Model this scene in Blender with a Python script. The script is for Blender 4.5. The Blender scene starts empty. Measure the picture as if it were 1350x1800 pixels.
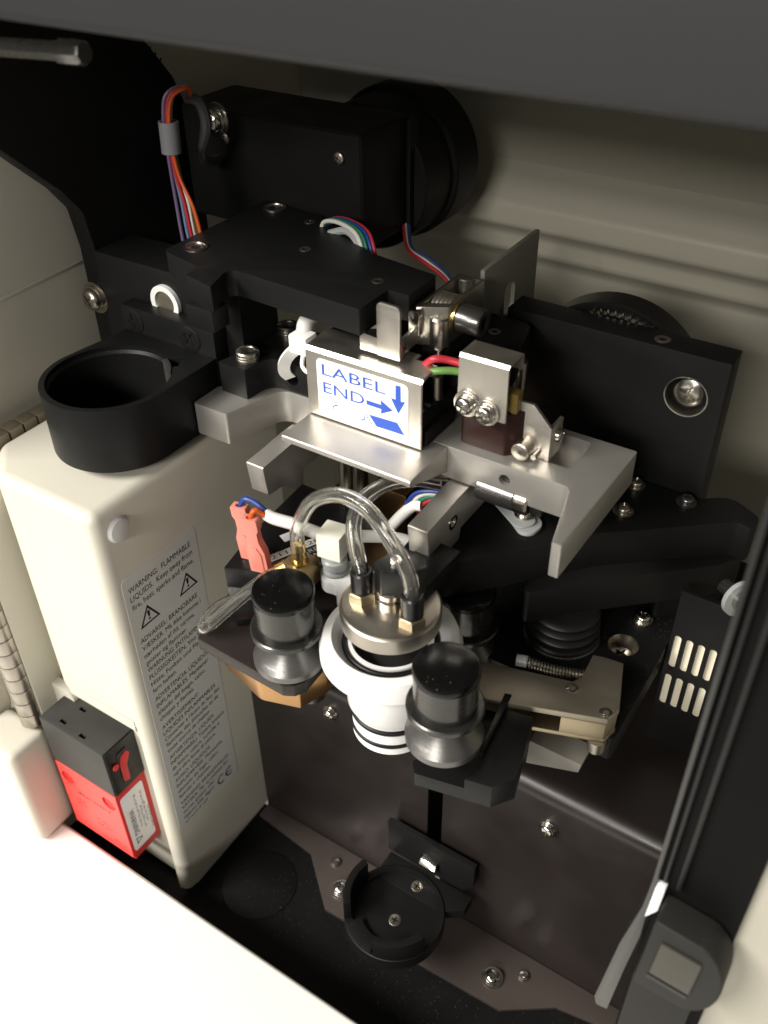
import bpy, bmesh, math, random
from mathutils import Matrix, Vector, Euler
random.seed(4)
S = 0.001                                    # all sizes below are millimetres
scene = bpy.context.scene
col = scene.collection
# ------------------------------------------------------------------ camera
cam_d = bpy.data.cameras.new('camera'); cam = bpy.data.objects.new('camera', cam_d); col.objects.link(cam)
right = Vector((0.83973647, 0.54283434, -0.01317343))
down = Vector((0.32642954, -0.52405962, -0.78664177))
fwd = Vector((-0.43391983, 0.65627159, -0.61726914))
cam.matrix_world = Matrix.Translation(Vector((109.188, -167.868, 398.380)) * S) @ Matrix((
    (right.x, -down.x, -fwd.x), (right.y, -down.y, -fwd.y), (right.z, -down.z, -fwd.z))).to_4x4()
cam_d.sensor_fit = 'HORIZONTAL'; cam_d.sensor_width = 36; cam_d.lens = 36 * 1640 / 1350
cam_d.clip_start = 0.005; cam_d.clip_end = 20
cam_d.dof.use_dof = True; cam_d.dof.focus_distance = 0.32; cam_d.dof.aperture_fstop = 20
scene.camera = cam
# ------------------------------------------------------------------ world and room lamps
w = bpy.data.worlds.new('World'); scene.world = w; w.use_nodes = True
bg = w.node_tree.nodes['Background']; bg.inputs[0].default_value = (1.0, 0.95, 0.86, 1); bg.inputs[1].default_value = 0.20
def lamp(name, loc, target, sx, sy, watts, colour):
    d = bpy.data.lights.new(name, 'AREA'); d.shape = 'RECTANGLE'; d.size = sx; d.size_y = sy; d.energy = watts; d.color = colour
    o = bpy.data.objects.new(name, d); col.objects.link(o); o.location = loc
    o.rotation_euler = (Vector(target) - Vector(loc)).to_track_quat('-Z', 'Y').to_euler()
lamp('ceiling_lamp', (-0.95, -1.35, 1.45), (0, 0, 0.2), 1.2, 0.30, 72, (1.0, 0.955, 0.88))
lamp('far_ceiling_lamp', (0.3, -3.4, 1.75), (0, 0, 0.2), 1.2, 0.6, 80, (1.0, 0.95, 0.87))
vs = scene.view_settings
vs.view_transform = 'Standard'; vs.look = 'None'; vs.gamma = 1; vs.exposure = 0.0; vs.use_curve_mapping = False

# ------------------------------------------------------------------ materials
def mat(name, base, rough=0.5, metal=0.0, bump=0.0, bscale=900, stretch=None, mottle=0.0, mscale=40, spec=0.5,
        dust=0.0, trans=0.0, ior=1.45, coat=0.0, sss=0.0, rvar=0.0, dscale=700):
    m = bpy.data.materials.new(name); m.use_nodes = True
    nt = m.node_tree; N = nt.nodes; L = nt.links; b = N['Principled BSDF']
    b.inputs['Base Color'].default_value = (*base, 1); b.inputs['Roughness'].default_value = rough
    b.inputs['Metallic'].default_value = metal; b.inputs['Specular IOR Level'].default_value = spec
    b.inputs['IOR'].default_value = ior; b.inputs['Transmission Weight'].default_value = trans
    b.inputs['Coat Weight'].default_value = coat; b.inputs['Coat Roughness'].default_value = 0.1
    if sss: b.inputs['Subsurface Weight'].default_value = sss; b.inputs['Subsurface Radius'].default_value = (.002, .0015, .001)
    geo = N.new('ShaderNodeNewGeometry')
    vec = geo.outputs['Position']
    if stretch:
        mp = N.new('ShaderNodeMapping'); mp.inputs['Scale'].default_value = stretch
        L.new(vec, mp.inputs['Vector']); svec = mp.outputs['Vector']
    else: svec = vec
    colour = None
    if mottle:
        n = N.new('ShaderNodeTexNoise'); n.inputs['Scale'].default_value = mscale; n.inputs['Detail'].default_value = 5
        L.new(svec, n.inputs['Vector'])
        mx = N.new('ShaderNodeMix'); mx.data_type = 'RGBA'
        mx.inputs[6].default_value = (*[c * (1 - mottle) for c in base], 1); mx.inputs[7].default_value = (*[min(1, c * (1 + mottle)) for c in base], 1)
        L.new(n.outputs['Fac'], mx.inputs[0]); colour = mx.outputs[2]
    if dust:
        v = N.new('ShaderNodeTexVoronoi'); v.inputs['Scale'].default_value = dscale
        L.new(vec, v.inputs['Vector'])
        n2 = N.new('ShaderNodeTexNoise'); n2.inputs['Scale'].default_value = 45; L.new(vec, n2.inputs['Vector'])
        th = N.new('ShaderNodeMath'); th.operation = 'MULTIPLY'; L.new(n2.outputs['Fac'], th.inputs[0]); th.inputs[1].default_value = 0.17 * dust
        lt = N.new('ShaderNodeMath'); lt.operation = 'LESS_THAN'; L.new(v.outputs['Distance'], lt.inputs[0]); L.new(th.outputs[0], lt.inputs[1])
        sep = N.new('ShaderNodeSeparateXYZ'); L.new(geo.outputs['Normal'], sep.inputs[0])
        up = N.new('ShaderNodeMath'); up.operation = 'GREATER_THAN'; L.new(sep.outputs[2], up.inputs[0]); up.inputs[1].default_value = 0.5
        ml = N.new('ShaderNodeMath'); ml.operation = 'MULTIPLY'; L.new(lt.outputs[0], ml.inputs[0]); L.new(up.outputs[0], ml.inputs[1])
        mx = N.new('ShaderNodeMix'); mx.data_type = 'RGBA'; mx.inputs[6].default_value = (*base, 1); mx.inputs[7].default_value = (.32, .31, .29, 1)
        if colour: L.new(colour, mx.inputs[6])
        L.new(ml.outputs[0], mx.inputs[0]); colour = mx.outputs[2]
    if colour: L.new(colour, b.inputs['Base Color'])
    if rvar:
        n = N.new('ShaderNodeTexNoise'); n.inputs['Scale'].default_value = 60; n.inputs['Detail'].default_value = 6; L.new(svec, n.inputs['Vector'])
        mr = N.new('ShaderNodeMapRange'); mr.inputs[1].default_value = .3; mr.inputs[2].default_value = .7
        mr.inputs[3].default_value = max(.02, rough - rvar); mr.inputs[4].default_value = rough + rvar
        L.new(n.outputs['Fac'], mr.inputs[0]); L.new(mr.outputs[0], b.inputs['Roughness'])
    if bump:
        n = N.new('ShaderNodeTexNoise'); n.inputs['Scale'].default_value = bscale; n.inputs['Detail'].default_value = 3; L.new(svec, n.inputs['Vector'])
        bp = N.new('ShaderNodeBump'); bp.inputs['Strength'].default_value = bump; bp.inputs['Distance'].default_value = 0.0002
        L.new(n.outputs['Fac'], bp.inputs['Height']); L.new(bp.outputs[0], b.inputs['Normal'])
    return m
M = {}
M['black'] = mat('black anodised', (.0072, .0072, .0072), .46, bump=.25, bscale=2500, dust=.4, rvar=.06, spec=.18)
M['blackdusty'] = mat('dusty black', (.006, .006, .006), .5, bump=.3, bscale=1800, dust=.8, rvar=.08, dscale=900, spec=.25)
M['blackgloss'] = mat('black enamel', (.004, .004, .004), .24, bump=.04, bscale=600, dust=.6, coat=.05, rvar=.05, spec=.22)
M['blackplastic'] = mat('black plastic', (.007, .007, .0075), .3, bump=.05, bscale=800, dust=.5)
M['jambblack'] = mat('flat black paint', (.0045, .0045, .0045), .6, bump=.2, bscale=1800, dust=.3, spec=.07)
M['sleevegrey'] = mat('grey plastic sleeve', (.20, .20, .215), .4, bump=.05, bscale=800)
M['catchgrey'] = mat('dark grey catch plastic', (.015, .0146, .0132), .6, bump=.3, bscale=2400, dust=.4, spec=.3)
M['dullplate'] = mat('dull magnet plate', (.05, .047, .037), .6, bump=.3, bscale=900, mottle=.15, mscale=120)
M['greyblack'] = mat('charcoal anodised', (.0075, .0077, .0079), .42, bump=.25, bscale=2200, dust=.35, rvar=.05, spec=.24)
M['charcoal'] = mat('charcoal plastic', (.034, .034, .031), .55, bump=.35, bscale=2600, dust=.5)
M['brown'] = mat('brown black paint', (.0155, .012, .0115), .34, bump=.12, bscale=1500, mottle=.15, mscale=60, dust=.2, rvar=.06)
M['brownanod'] = mat('brown anodised', (.02, .0155, .0145), .42, metal=.15, bump=.2, bscale=2000, mottle=.15, mscale=90, dust=.45)
M['strip'] = mat('bronze strip', (.085, .068, .062), .4, metal=.4, bump=.15, bscale=2000, mottle=.12, mscale=80, dust=.2)
M['alu'] = mat('bead blasted aluminium', (.50, .48, .45), .42, metal=.8, bump=.22, bscale=3200, mottle=.05, mscale=50, rvar=.04)
M['brushed'] = mat('brushed steel', (.60, .57, .52), .4, metal=1, bump=.05, bscale=220, stretch=(1.2, 1.2, 30), mottle=.06, mscale=60, rvar=.05)
M['nickel'] = mat('satin nickel plate', (.42, .388, .34), .33, metal=1, bump=.1, bscale=900, mottle=.12, mscale=70, dust=.5, rvar=.08)
M['bracketsteel'] = mat('dull nickel bracket', (.46, .41, .335), .46, metal=1, bump=.1, bscale=160, stretch=(1, 14, 14), mottle=.05, mscale=70, rvar=.03)
M['goldsteel'] = mat('yellowed steel', (.42, .355, .25), .4, metal=1, bump=.2, bscale=300, mottle=.12, mscale=90)
M['polished'] = mat('polished steel', (.56, .535, .49), .21, metal=1, bump=.05, bscale=600, rvar=.05)
M['darksteel'] = mat('dark steel', (.16, .155, .15), .26, metal=.9, bump=.1, bscale=500, mottle=.12, mscale=60, rvar=.06)
M['cast'] = mat('cast stainless', (.55, .52, .47), .33, metal=1, bump=.35, bscale=700, mottle=.15, mscale=150, rvar=.08)
M['rollerdark'] = mat('smoked anodised barrel', (.055, .055, .052), .26, metal=.7, bump=.1, bscale=300, stretch=(1, 1, 6), coat=.2, rvar=.05)
M['rollergrey'] = mat('turned grey metal', (.17, .167, .163), .3, metal=.8, bump=.25, bscale=200, stretch=(1, 1, 30), mottle=.1, mscale=40)
M['plategrey'] = mat('grey painted plate', (.17, .16, .14), .55, bump=.2, bscale=1400, mottle=.08, mscale=50)
M['beige'] = mat('beige painted shell', (.60, .575, .495), .42, bump=.14, bscale=1500, mottle=.03, mscale=25, rvar=.04)
M['beigewall'] = mat('beige lining and shaded casing', (.37, .355, .295), .45, bump=.12, bscale=1200, mottle=.03, mscale=20)
M['cream'] = mat('cream shelf paint', (.84, .83, .79), .4, bump=.1, bscale=1500, mottle=.02, mscale=20)
M['hood'] = mat('dark grey hood', (.018, .018, .0195), .5, bump=.2, bscale=1500, mottle=.05, mscale=30)
M['white'] = mat('white acetal', (.76, .76, .755), .35, bump=.05, bscale=800, mottle=.02, mscale=60, sss=.08)
M['ivory'] = mat('ivory nylon', (.80, .78, .68), .35, bump=.05, bscale=900, sss=.12)
M['milky'] = mat('milky nylon', (.42, .44, .44), .32, bump=.04, bscale=800, trans=.25, ior=1.4)
M['tie'] = mat('natural nylon tie', (.86, .86, .83), .25, bump=.04, bscale=900, sss=.1)
M['rubber'] = mat('black rubber', (.007, .007, .007), .42, bump=.1, bscale=1200, spec=.3)
M['clear'] = mat('clear vinyl tube', (.97, .965, .93), .05, trans=.98, ior=1.38)
M['clearblock'] = mat('clear plastic block', (.80, .80, .76), .12, trans=.9, ior=1.45)
M['brass'] = mat('brass', (.72, .52, .22), .24, metal=1, bump=.1, bscale=600, rvar=.08)
M['brassdull'] = mat('dull brass', (.36, .27, .14), .45, metal=1, bump=.2, bscale=900, mottle=.15, mscale=200)
M['chromate'] = mat('yellow chromate plate', (.46, .27, .12), .3, metal=1, bump=.15, bscale=900, mottle=.25, mscale=45)
M['amber'] = mat('amber plastic', (.16, .11, .025), .4, bump=.1, bscale=800, sss=.1)
M['maroon'] = mat('dark red phenolic', (.022, .008, .0065), .4, spec=.25, bump=.2, bscale=900, mottle=.2, mscale=120)
M['pink'] = mat('translucent red nylon', (.92, .34, .27), .3, trans=.35, ior=1.4, bump=.06, bscale=500)
M['red'] = mat('red plastic', (.62, .035, .035), .4, bump=.1, bscale=1500)
M['redlit'] = mat('red face plate lightened', (.80, .07, .06), .42, bump=.08, bscale=1500)  # red lightened to stand in for strong light on the switch front
M['paper'] = mat('silver grey label film', (.66, .67, .65), .38, bump=.04, bscale=600)
M['whitelabel'] = mat('white label film', (.86, .86, .88), .35, bump=.03, bscale=500)
M['plug'] = mat('white plug', (.62, .62, .62), .35, bump=.05, bscale=800)
M['ink'] = mat('black print', (.02, .02, .02), .5)
M['inkblue'] = mat('blue print', (.035, .10, .50), .45)
M['inkwhite'] = mat('grey white print', (.48, .48, .47), .5)
M['ventbright'] = mat('vent backing lightened cream', (.80, .74, .58), .5, bump=.05, bscale=900)  # cream lightened to stand in for the brightness behind the slots
M['acrylic'] = mat('smoked window edge', (.02, .021, .02), .3, bump=.05, bscale=500, coat=.3)
for k, c in dict(w_red=(.55, .03, .05), w_blue=(.02, .06, .30), w_orange=(.72, .12, .02), w_white=(.75, .74, .68), w_green=(.02, .22, .13), w_violet=(.20, .14, .26),
                 w_lblue=(.16, .27, .42), w_olive=(.10, .11, .04), w_grey=(.10, .10, .10), w_lgreen=(.16, .32, .08), w_brown=(.12, .03, .02), w_sleeve=(.80, .80, .76), w_black=(.01, .01, .01)).items():
    M[k] = mat(k[2:] + ' wire insulation', tuple(v * .75 for v in c), .38, bump=.05, bscale=800)  # insulation colours dimmed to stand in for shadow on the wires

# ------------------------------------------------------------------ mesh helpers
def prism(bm, poly, axis, a, b, bev=0.0, seg=2):
    """extrude a 2-D polygon between a and b along axis. x: (y,z)  y: (x,z)  z: (x,y)"""
    def P(p, t): return {'x': (t, p[0], p[1]), 'y': (p[0], t, p[1]), 'z': (p[0], p[1], t)}[axis]
    v0 = [bm.verts.new(P(p, a)) for p in poly]; v1 = [bm.verts.new(P(p, b)) for p in poly]
    n = len(poly); fs = [bm.faces.new(v0[::-1]), bm.faces.new(v1)]
    for i in range(n): fs.append(bm.faces.new((v0[i], v0[(i + 1) % n], v1[(i + 1) % n], v1[i])))
    bmesh.ops.recalc_face_normals(bm, faces=fs)
    if bev:
        es = [e for e in {e for f in fs for e in f.edges} if len(e.link_faces) == 2 and e.calc_face_angle(0) > .35]
        bmesh.ops.bevel(bm, geom=es, offset=bev, segments=seg, affect='EDGES', profile=.6, clamp_overlap=True)
    return bm
def box(bm, x0, x1, y0, y1, z0, z1, bev=0.0, seg=2):
    return prism(bm, [(x0, y0), (x1, y0), (x1, y1), (x0, y1)], 'z', z0, z1, bev, seg)
def fillet(poly, rad, n=5):
    """round polygon corners: rad = one number or one per corner"""
    out = []; k = len(poly)
    for i, p in enumerate(poly):
        r = rad if not isinstance(rad, (list, tuple)) else rad[i]
        p = Vector(p); a = Vector(poly[i - 1]); b = Vector(poly[(i + 1) % k])
        if r <= 0: out.append(tuple(p)); continue
        d1 = (a - p).normalized(); d2 = (b - p).normalized(); ang = d1.angle(d2)
        if ang > 3.1: out.append(tuple(p)); continue
        t = min(r / math.tan(ang / 2), (a - p).length * .49, (b - p).length * .49); r = t * math.tan(ang / 2)
        c = p + (d1 + d2).normalized() * (r / math.sin(ang / 2)); s = p + d1 * t - c; e = p + d2 * t - c
        tot = s.angle(e); sign = 1 if s.cross(e) > 0 else -1
        for j in range(n + 1):
            th = sign * tot * j / n
            out.append((c.x + s.x * math.cos(th) - s.y * math.sin(th), c.y + s.x * math.sin(th) + s.y * math.cos(th)))
    return out
def frame(axis):
    w_ = Vector(axis).normalized(); u = w_.orthogonal().normalized()
    if abs(w_.z) > .99: u = Vector((1, 0, 0))
    return u, w_.cross(u), w_
def lathe(bm, prof, c=(0, 0, 0), axis=(0, 0, 1), seg=40, closed=False):
    """prof: (r, h) points; r may be a function of angle"""
    u, v, w_ = frame(axis); c = Vector(c); rings = []
    for r, h in prof:
        if not callable(r) and r < 1e-6: rings.append([bm.verts.new(c + w_ * h)]); continue
        ring = []
        for i in range(seg):
            t = 2 * math.pi * i / seg; rr = r(t) if callable(r) else r
            ring.append(bm.verts.new(c + w_ * h + (u * math.cos(t) + v * math.sin(t)) * rr))
        rings.append(ring)
    fs = []; pairs = list(zip(rings, rings[1:]))
    if closed: pairs.append((rings[-1], rings[0]))
    for a, b in pairs:
        for i in range(seg):
            j = (i + 1) % seg
            if len(a) == 1 and len(b) == 1: continue
            if len(a) == 1: fs.append(bm.faces.new((a[0], b[i], b[j])))
            elif len(b) == 1: fs.append(bm.faces.new((a[i], a[j], b[0])))
            else: fs.append(bm.faces.new((a[i], a[j], b[j], b[i])))
    if not closed:
        for ring, rev in ((rings[0], True), (rings[-1], False)):
            if len(ring) > 1: fs.append(bm.faces.new(ring[::-1] if rev else ring))
    bmesh.ops.recalc_face_normals(bm, faces=fs)
    return bm
def cyl(bm, p0, p1, r, seg=28, ch=0.0):
    p0, p1 = Vector(p0), Vector(p1); h = (p1 - p0).length
    pr = [(0, 0), (r, 0), (r, h), (0, h)] if not ch else [(0, 0), (r - ch, 0), (r, ch), (r, h - ch), (r - ch, h), (0, h)]
    return lathe(bm, pr, p0, p1 - p0, seg)
def smooth(pts, n=6):
    P = [Vector(p) for p in pts]; P = [P[0] * 2 - P[1]] + P + [P[-1] * 2 - P[-2]]; out = []
    for i in range(1, len(P) - 2):
        for j in range(n):
            t = j / n; a, b, c, d = P[i - 1:i + 3]
            out.append(.5 * ((2 * b) + (c - a) * t + (2 * a - 5 * b + 4 * c - d) * t * t + (3 * b - a - 3 * c + d) * t ** 3))
    out.append(P[-2]); return out
def tube(bm, pts, r, seg=12, inner=0.0, n=6, sm=True):
    P = smooth(pts, n) if sm else [Vector(p) for p in pts]
    u = None; rings = []; rin = []
    for i, p in enumerate(P):
        t = (P[min(i + 1, len(P) - 1)] - P[max(i - 1, 0)]).normalized()
        u = (t.orthogonal() if u is None else u - t * u.dot(t)).normalized(); v = t.cross(u)
        rings.append([bm.verts.new(p + (u * math.cos(2 * math.pi * k / seg) + v * math.sin(2 * math.pi * k / seg)) * r) for k in range(seg)])
        if inner: rin.append([bm.verts.new(p + (u * math.cos(2 * math.pi * k / seg) + v * math.sin(2 * math.pi * k / seg)) * inner) for k in range(seg)])
    fs = []
    def skin(R):
        for a, b in zip(R, R[1:]):
            for k in range(seg): fs.append(bm.faces.new((a[k], a[(k + 1) % seg], b[(k + 1) % seg], b[k])))
    skin(rings)
    if inner:
        skin(rin)
        for a, b in ((rings[0], rin[0]), (rings[-1], rin[-1])):
            for k in range(seg): fs.append(bm.faces.new((a[k], a[(k + 1) % seg], b[(k + 1) % seg], b[k])))
    else: fs.append(bm.faces.new(rings[0][::-1])); fs.append(bm.faces.new(rings[-1]))
    bmesh.ops.recalc_face_normals(bm, faces=fs)
    return bm
def text(bm, s, size, mtx, width=None, align='LEFT'):
    """mtx maps text x,y (mm) and normal to scene mm; width squeezes the line to that length"""
    c = bpy.data.curves.new('print', 'FONT'); c.body = s; c.size = size; c.align_x = 'LEFT'; c.resolution_u = 3
    o = bpy.data.objects.new('print', c); col.objects.link(o)
    dg = bpy.context.evaluated_depsgraph_get(); me = bpy.data.meshes.new_from_object(o.evaluated_get(dg))
    bpy.data.objects.remove(o); bpy.data.curves.remove(c)
    if not len(me.vertices): bpy.data.meshes.remove(me); return
    xs = [v.co.x for v in me.vertices]; wd = max(xs) - min(xs); k = width / wd if width else 1
    off = {'LEFT': 0, 'CENTER': -(wd * k) / 2, 'RIGHT': -wd * k}[align]
    tmp = bmesh.new(); tmp.from_mesh(me); bpy.data.meshes.remove(me)
    for v in tmp.verts: v.co = mtx @ Vector(((v.co.x - min(xs)) * k + off, v.co.y, 0))
    m2 = bpy.data.meshes.new('t'); tmp.to_mesh(m2); tmp.free(); bm.from_mesh(m2); bpy.data.meshes.remove(m2)
def mt(origin, ex, ey):
    ex = Vector(ex).normalized(); ey = Vector(ey).normalized(); ez = ex.cross(ey)
    return Matrix.Translation(origin) @ Matrix((ex, ey, ez)).transposed().to_4x4()
def flat(bm, pts, mtx, holes=None):
    """a thin printed patch"""
    return bm.faces.new([bm.verts.new(mtx @ Vector((x, y, 0))) for x, y in pts])
def ringpatch(bm, outer, inner, mtx):
    a = [bm.verts.new(mtx @ Vector((x, y, 0))) for x, y in outer]; b = [bm.verts.new(mtx @ Vector((x, y, 0))) for x, y in inner]
    n = len(a)
    for i in range(n): bm.faces.new((a[i], a[(i + 1) % n], b[(i + 1) % n], b[i]))
def fineprint(bm, mtx, width, h, seed=1):
    """a run of tiny print too small to read in the photograph"""
    r = random.Random(seed); x = 0
    while x < width:
        for _ in range(r.randint(2, 6)):
            w_ = h * r.uniform(.32, .6); hh = h * r.choice((.68, .68, 1)); y = r.choice((0, 0, -.2)) * h
            if x + w_ > width: break
            flat(bm, [(x, y), (x + w_ * .35, y), (x + w_ * .35, y + hh), (x, y + hh)], mtx); flat(bm, [(x + w_ * .35, y + hh * .7), (x + w_, y + hh * .7), (x + w_, y + hh), (x + w_ * .35, y + hh)], mtx)
            x += w_ + h * .16
        x += h * .5
def cut(bm, cutter):
    """boolean difference, both bmeshes in mm"""
    obs = []
    for b in (bm, cutter):
        me = bpy.data.meshes.new('tmp'); b.to_mesh(me); o = bpy.data.objects.new('tmp', me); col.objects.link(o); obs.append(o)
    md = obs[0].modifiers.new('b', 'BOOLEAN'); md.operation = 'DIFFERENCE'; md.solver = 'EXACT'; md.object = obs[1]
    dg = bpy.context.evaluated_depsgraph_get(); dg.update(); me = bpy.data.meshes.new_from_object(obs[0].evaluated_get(dg))
    out = bmesh.new(); out.from_mesh(me); bpy.data.meshes.remove(me)
    for o in obs:
        d = o.data; bpy.data.objects.remove(o); bpy.data.meshes.remove(d)
    bm.free(); cutter.free()
    return out
nb = bmesh.new
ORG = {}
def finish(me):
    b = bmesh.new(); b.from_mesh(me)
    for f in b.faces: f.smooth = True
    for e in b.edges:
        e.smooth = not (len(e.link_faces) != 2 or e.calc_face_angle(0) > .60)
    b.to_mesh(me); b.free()
def obj(name, bm, material, parent=None, base=None):
    if parent is None:
        if base is None:
            xs = [v.co for v in bm.verts]
            base = Vector(((min(v.x for v in xs) + max(v.x for v in xs)) / 2, (min(v.y for v in xs) + max(v.y for v in xs)) / 2, min(v.z for v in xs)))
        org = Vector(base)
    else: org = ORG[parent.name]
    for v in bm.verts: v.co = (v.co - org) * S
    me = bpy.data.meshes.new(name); bm.to_mesh(me); bm.free(); finish(me)
    me.materials.append(M[material] if isinstance(material, str) else material)
    o = bpy.data.objects.new(name, me); col.objects.link(o); ORG[o.name] = org
    if parent is None: o.location = org * S
    else: o.parent = parent
    return o
def tag(o, label, cat, group=None):
    o['label'] = label; o['category'] = cat
    if group: o['group'] = group
    return o
def struct(o): o['kind'] = 'structure'; return o
def thing(name, label, cat, loc, group=None):
    o = bpy.data.objects.new(name, None); o.empty_display_size = .01; col.objects.link(o); o.location = Vector(loc) * S; ORG[o.name] = Vector(loc)
    return tag(o, label, cat, group)
# ---- screws share one mesh per kind
def cross_r(L_, w_):
    def f(t):
        a = t % (math.pi / 2); a = min(a, math.pi / 2 - a)
        return min(L_ / math.cos(a), (w_ / 2) / max(math.sin(a), 1e-4))
    return f
def hexr(R):
    return lambda t: R * math.cos(math.pi / 6) / math.cos((t % (math.pi / 3)) - math.pi / 6)
SM = {}
def screw_mesh(kind, r, m):
    key = (kind, r, m)
    if key in SM: return SM[key]
    bm = nb()
    if kind == 'pan':          # pan head on a split and a flat washer
        h = .62 * r
        lathe(bm, [(0, 0), (r * 1.42, 0), (r * 1.42, .22 * r), (r * 1.12, .24 * r), (r * 1.12, .5 * r), (r * .98, .52 * r), (r, .6 * r), (r * .99, .75 * r), (r * .86, .98 * r), (r * .62, 1.1 * r),
                   (cross_r(.58 * r, .24 * r), 1.13 * r), (cross_r(.40 * r, .16 * r), .72 * r), (0, .66 * r)], seg=48)
    elif kind == 'bare':       # pan head without washer
        lathe(bm, [(0, 0), (r, 0), (r, .3 * r), (r * .88, .56 * r), (r * .62, .68 * r), (cross_r(.56 * r, .24 * r), .7 * r), (cross_r(.4 * r, .16 * r), .3 * r), (0, .25 * r)], seg=48)
    elif kind == 'flat':       # countersunk head, flush
        lathe(bm, [(0, -.3 * r), (r, -.3 * r), (r, .04 * r), (r * .95, .07 * r), (cross_r(.6 * r, .26 * r), .06 * r), (cross_r(.42 * r, .16 * r), -.25 * r), (0, -.28 * r)], seg=48)
    elif kind == 'socket':     # recessed cap screw with hexagon
        lathe(bm, [(0, -.2 * r), (r, -.2 * r), (r, .06 * r), (r * .93, .1 * r), (r * .72, .1 * r), (r * .68, .0), (hexr(.5 * r), .0), (hexr(.46 * r), -.19 * r), (0, -.19 * r)], seg=48)
    elif kind == 'hole':       # rim of a tapped hole
        lathe(bm, [(r * 1.1, -.1 * r), (r * 1.1, .03 * r), (r, .09 * r), (r * .5, .03 * r), (r * .5, -.1 * r)], seg=24, closed=True)
    elif kind == 'insert':     # slotted threaded insert
        lathe(bm, [(r, 0), (r, .18 * r), (r * .93, .24 * r), (r, .3 * r), (r, .42 * r), (r * .93, .48 * r), (r, .54 * r), (r, .75 * r), (r * .9, .86 * r), (r * .66, .86 * r), (r * .6, .78 * r), (r * .6, 0)], seg=40, closed=True)
        c2 = nb(); box(c2, -r * 1.5, r * 1.5, -r * .13, r * .13, r * .55, r * 2); bm = cut(bm, c2)
    for v in bm.verts: v.co *= S
    me = bpy.data.meshes.new('screw'); bm.to_mesh(me); bm.free(); finish(me); me.materials.append(M[m]); SM[key] = me
    return me
def screw(parent, pos, nrm, r, kind='pan', m='polished', name='screw', spin=None):
    o = bpy.data.objects.new(name, screw_mesh(kind, r, m)); col.objects.link(o); o.parent = parent
    q = Vector(nrm).to_track_quat('Z', 'Y').to_matrix().to_4x4()
    o.matrix_local = Matrix.Translation((Vector(pos) - ORG[parent.name]) * S) @ q @ Matrix.Rotation(random.uniform(0, 6.28) if spin is None else spin, 4, 'Z')
    return o
def wire(parent, pts, r, m, name='wire', seg=8, n=6):
    return obj(name, tube(nb(), pts, r, seg, n=n), m, parent)
UP, FRONT, RIGHT = (0, 0, 1), (0, -1, 0), (1, 0, 0)

# ------------------------------------------------------------------ setting
fl = struct(obj('floor', box(nb(), -166, 118, -47, 27.9, -6, 0), 'blackdusty'))
obj('floor_boss', lathe(nb(), [(0, 0), (17, 0), (17, .3), (16.6, .5), (0, .5)], (-69, -7, .002), UP, 64), 'blackdusty', fl)
# folded sheet behind the vial stage, with a vertical slot
prof = [(28, 60), (28, 109.5)] + [(28 + 6.5 * (1 - math.cos(a)), 109.5 + 6.5 * math.sin(a)) for a in [i * math.pi / 20 for i in range(1, 11)]] + [(188, 116)]
prof += [(188, 114.6), (34.5, 114.6)] + [(29.4 + 5.1 * (1 - math.cos(a)), 109.5 + 5.1 * math.sin(a)) for a in [i * math.pi / 20 for i in range(9, 0, -1)]] + [(29.4, 60)]
sheet = nb(); prism(sheet, [(y, z if z > 61 else 108) for y, z in prof], 'x', -91.7, 95)
box(sheet, -91.7, -1.4, 28, 29.4, 0, 108); box(sheet, 5.4, 95, 28, 29.4, 0, 108)
sheet = struct(obj('back_sheet', sheet, 'brown'))
ch_ = nb(); prism(ch_, [(-3, 29.5), (-3, 44), (7, 44), (7, 29.5), (8, 29.5), (8, 45), (-4, 45), (-4, 29.5)], 'z', 0, 107.9); obj('slot_light_block', ch_, 'black', sheet)  # black backing added to stop light showing through the slot
for p in ((49.6, 28, 96.6), (-47.9, 28, 98.5)): screw(sheet, p, FRONT, 2.6)
# ribbed back wall, steps shaped to make its light and dark bands
wl = [(197, 0), (197, 228), (196, 230.5), (188, 236), (186, 238), (185.6, 240), (185.6, 244), (184.6, 246.4), (178, 251), (176.4, 252.6), (176, 254), (176, 260), (176.6, 262)]
wl += [(177.6 + 8 * t, 263 + 10 * t + 1.2 * math.sin(math.pi * t)) for t in (0, .2, .4, .6, .8, 1)] + [(187, 275.5), (186.6, 277.5), (186.6, 298), (185.6, 300), (182, 301.4), (181.4, 303), (181.4, 420), (218, 420), (218, 0)]
bw = struct(obj('back_wall', prism(nb(), wl, 'x', -166, 118), 'beigewall'))
obj('seam', box(nb(), -154.5, -153, 180.7, 181.8, 304, 420), 'beige', bw)
lw = nb(); prism(lw, [(-60, -6), (-34.5, 91), (-34.5, 190), (-20, 250), (-20, 420), (218, 420), (218, -6)], 'x', -172, -166.1)
lw = struct(obj('left_wall', lw, 'beige'))
obj('crease', prism(nb(), [(-18, 258), (47, 258.5), (47, 259.6), (-18, 259.1)], 'x', -166.1, -165.8, .15), 'beige', lw)
struct(obj('unseen_right_wall', box(nb(), 118.2, 122, -13.8, 218, -6, 420), 'beigewall'))  # out of view, added to block light from the right
struct(obj('ceiling_panel', box(nb(), -166, 118, -20, 218, 420.5, 424), 'beigewall'))
# hood fascia across the top of the opening
hood = nb(); box(hood, -330, 330, -38, -31, 362, 440, 2.2, 4)
tag(obj('hood_panel', hood, 'hood'), 'dark grey hood panel running across the top of the opening', 'hood')
# cream front shelf
fs = nb(); prism(fs, [(-43.3, 29.5), (-43.3, -6), (-320, -6), (-320, 24), (-44.5, 30.6)], 'x', -400, 400, .9, 3)
sh = struct(obj('front_shelf', fs, 'cream'))

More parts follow.
